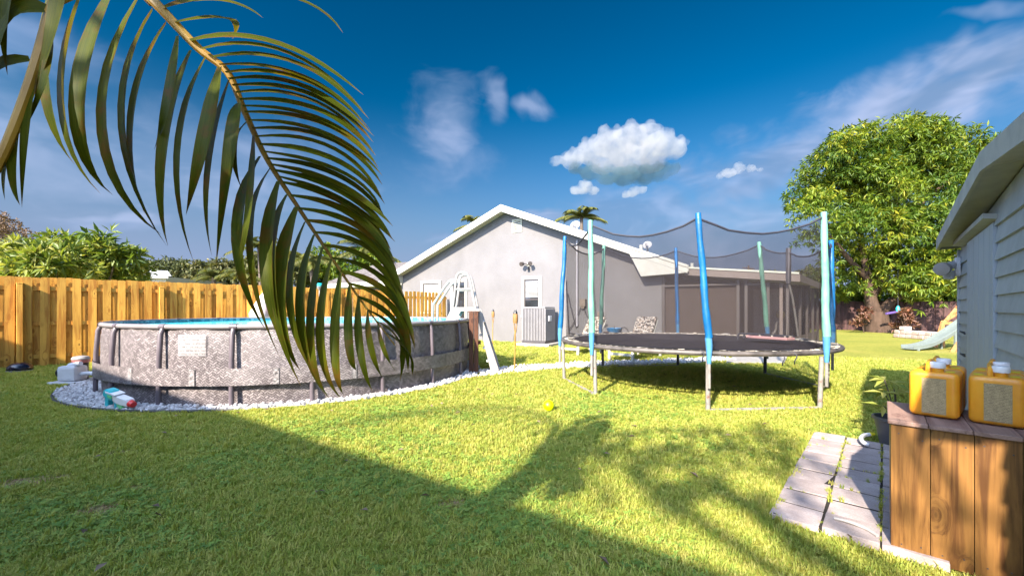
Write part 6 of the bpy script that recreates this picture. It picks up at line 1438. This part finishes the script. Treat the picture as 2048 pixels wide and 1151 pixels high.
pick = RNG.integers(0, 3, n); pick = np.where((pn_ > np.where(y < 3.4, 0.12, 0.5)) & (y < 6) & (RNG.random(n) < 0.7), RNG.integers(3, 5, n), pick)
for (px_, py_, rr_) in ((25, 965, .12), (95, 958, .10), (240, 905, .08), (215, 1015, .11), (905, 1008, .08), (270, 975, .06)):
    g0 = gr(px_, py_); dd = np.hypot((x-g0.x)*0.6, y-g0.y); pick = np.where((dd < rr_*RNG.uniform(0.3, 1.1, n)), 5, pick)
pick = np.where((RNG.random(n) < 0.012) & (y < 6), 6, pick)
e1 = x*E1.x+y*E1.y; e2 = x*E2.x+y*E2.y
pick = np.where((np.abs(e2+0.51) < 0.10) & (e1 > 2.6) & (e1 < 5.1) & (RNG.random(n) < 0.35), 6, pick)
# weeds in the paver joints
jx = []
for k in range(150):
    q = random.random()
    if q < 0.7: e1_, e2_ = random.uniform(2.85, 4.95), random.choice([-0.258, -0.008, -0.008])+random.gauss(0, 0.006)
    else: e1_, e2_ = 2.805+0.2435*random.randint(1, 8)+random.gauss(0, 0.005), random.uniform(-0.5, 0.2)
    p = E1*e1_+E2*e2_; jx.append((p.x, p.y))
XY = np.vstack([XY, np.array(jx)]); S_ = np.concatenate([S_, RNG.uniform(0.3, 0.7, len(jx))]); pick = np.concatenate([pick, RNG.choice([0, 2, 6], len(jx))]); n = len(XY)
zz0 = np.zeros(n); zz0[-len(jx):] = 0.028
rots = np.c_[RNG.uniform(-.15, .15, n), RNG.uniform(-.15, .15, n), RNG.uniform(0, 6.283, n)]
go_ = scatter('grass', np.c_[XY, zz0], rots, S_, pick, tufts); tag(go_, 'short mown grass and clover covering the lawn', 'grass', kind='stuff')
# fallen leaves on the lawn
nf = 90; fx = RNG.uniform(-4, 3.5, nf); fy = RNG.uniform(1.8, 7.5, nf); kf = keep(fx, fy); fx, fy = fx[kf], fy[kf]; nf = len(fx); fa = RNG.uniform(0, 6.28, nf)
fd = unit(np.c_[np.cos(fa), np.sin(fa), RNG.uniform(-.15, .2, nf)]); fm = leaf_mesh('fallen_leaves', np.c_[fx, fy, np.full(nf, 0.035)], fd, unit(np.c_[RNG.normal(0, .3, nf), RNG.normal(0, .3, nf), np.ones(nf)]), RNG.uniform(.04, .09, nf), RNG.uniform(.018, .035, nf), RNG.uniform(0, 1, nf), M['brownleaf'])
tag(link('fallen_leaves', fm), 'scattered small dry leaves lying on the lawn', 'leaves', kind='stuff')

# ---------------------------------------------------------------- cumulus clouds
def cloudmat(dens, n_scale, col=(0.80, 0.79, 0.78)):
    m = bpy.data.materials.new('cloud_vapour'); m.use_nodes = True; T = NT(m.node_tree); T.n.clear()
    v = T.new('ShaderNodeVolumePrincipled'); v.inputs['Color'].default_value = (*col, 1); v.inputs['Anisotropy'].default_value = 0.0
    co = T.new('ShaderNodeTexCoord').outputs['Object']
    nz = T.smooth(T.noise(co, n_scale, 5, 0.65), 0.28, 0.62)
    T.put(v.inputs['Density'], T.math('MULTIPLY', nz, dens))
    m.cycles.volume_step_rate = 0.35
    o = T.new('ShaderNodeOutputMaterial'); T.put(o.inputs['Volume'], v.outputs[0]); return m
try: scene.cycles.volume_bounces = 5
except Exception: pass
YC = 700.0
def cloud(label, lumps, dens, vox, seed, col=(0.52, 0.51, 0.50), nsc=0.05):
    r_ = random.Random(seed); bm = bmesh.new()
    x0 = sum(l[0] for l in lumps)/len(lumps); y0_ = sum(l[1] for l in lumps)/len(lumps); c0_ = at(x0, y0_, YC)
    def ball(c, rad, sx=1.0, sz=1.0):
        mt = Matrix.Translation(c) @ Matrix.Diagonal((rad*sx, rad*sx, rad*sz, 1)); bmesh.ops.create_icosphere(bm, subdivisions=2, radius=1.0, matrix=mt)
    for (x, y, rp) in lumps:
        Yd = YC+r_.uniform(-0.6, 0.6)*rp; c = at(x, y, Yd)-c0_; rad = rp/F*YC; ball(c, rad*0.86, 1.05, 0.84)
        for k in range(11):       # smaller billows budding from the upper side
            a = r_.uniform(0, 6.283); e = r_.uniform(-0.15, 1.2); d = Vector((math.cos(a)*math.cos(e), math.sin(a)*math.cos(e), math.sin(e)))
            ball(c+Vector((d.x, d.y, d.z*0.84))*rad*0.80, rad*r_.uniform(0.18, 0.36))
    me = bpy.data.meshes.new('cloud'); bm.to_mesh(me); bm.free(); me.materials.append(cloudmat(dens, nsc, col))
    o = link('cloud', me, None, tuple(c0_)); rm = o.modifiers.new('skin', 'REMESH'); rm.mode = 'VOXEL'; rm.voxel_size = vox
    tx = bpy.data.textures.new('billow', 'CLOUDS'); tx.noise_scale = vox*7; tx.noise_depth = 4
    dp = o.modifiers.new('billow', 'DISPLACE'); dp.texture = tx; dp.strength = vox*3.5; dp.mid_level = 0.55; dp.texture_coords = 'LOCAL'
    tag(o, label, 'cloud', 'small clouds in the sky'); return o
cloud('large white cumulus cloud with grey base above the house', [(1112, 322, 15), (1145, 320, 26), (1182, 305, 36), (1222, 290, 42), (1262, 278, 40), (1292, 272, 34), (1318, 292, 38), (1348, 298, 28), (1368, 284, 13), (1250, 318, 46), (1300, 322, 38), (1205, 326, 34)], 0.03, 2.6, 1)
cloud('small round cloud under the left end of the cumulus', [(1152, 380, 14), (1168, 376, 18), (1186, 382, 13)], 0.05, 2.0, 2)
cloud('small cloud under the right end of the cumulus', [(1252, 388, 10), (1268, 384, 14), (1284, 380, 10)], 0.04, 2.0, 3)
cloud('little grey cloud between the cumulus and the mango tree', [(1440, 352, 10), (1458, 345, 14), (1478, 338, 15), (1502, 336, 11), (1520, 340, 7)], 0.035, 2.0, 4)
cloud('flat underside of the white cumulus cloud, its shade tinted into the vapour', [(1150, 338, 18), (1180, 345, 24), (1215, 350, 28), (1250, 352, 30), (1285, 352, 30), (1320, 346, 26), (1345, 338, 18)], 0.05, 2.6, 5, (0.12, 0.20, 0.235), 0.03)  # shade of the underside put into a darker vapour colour
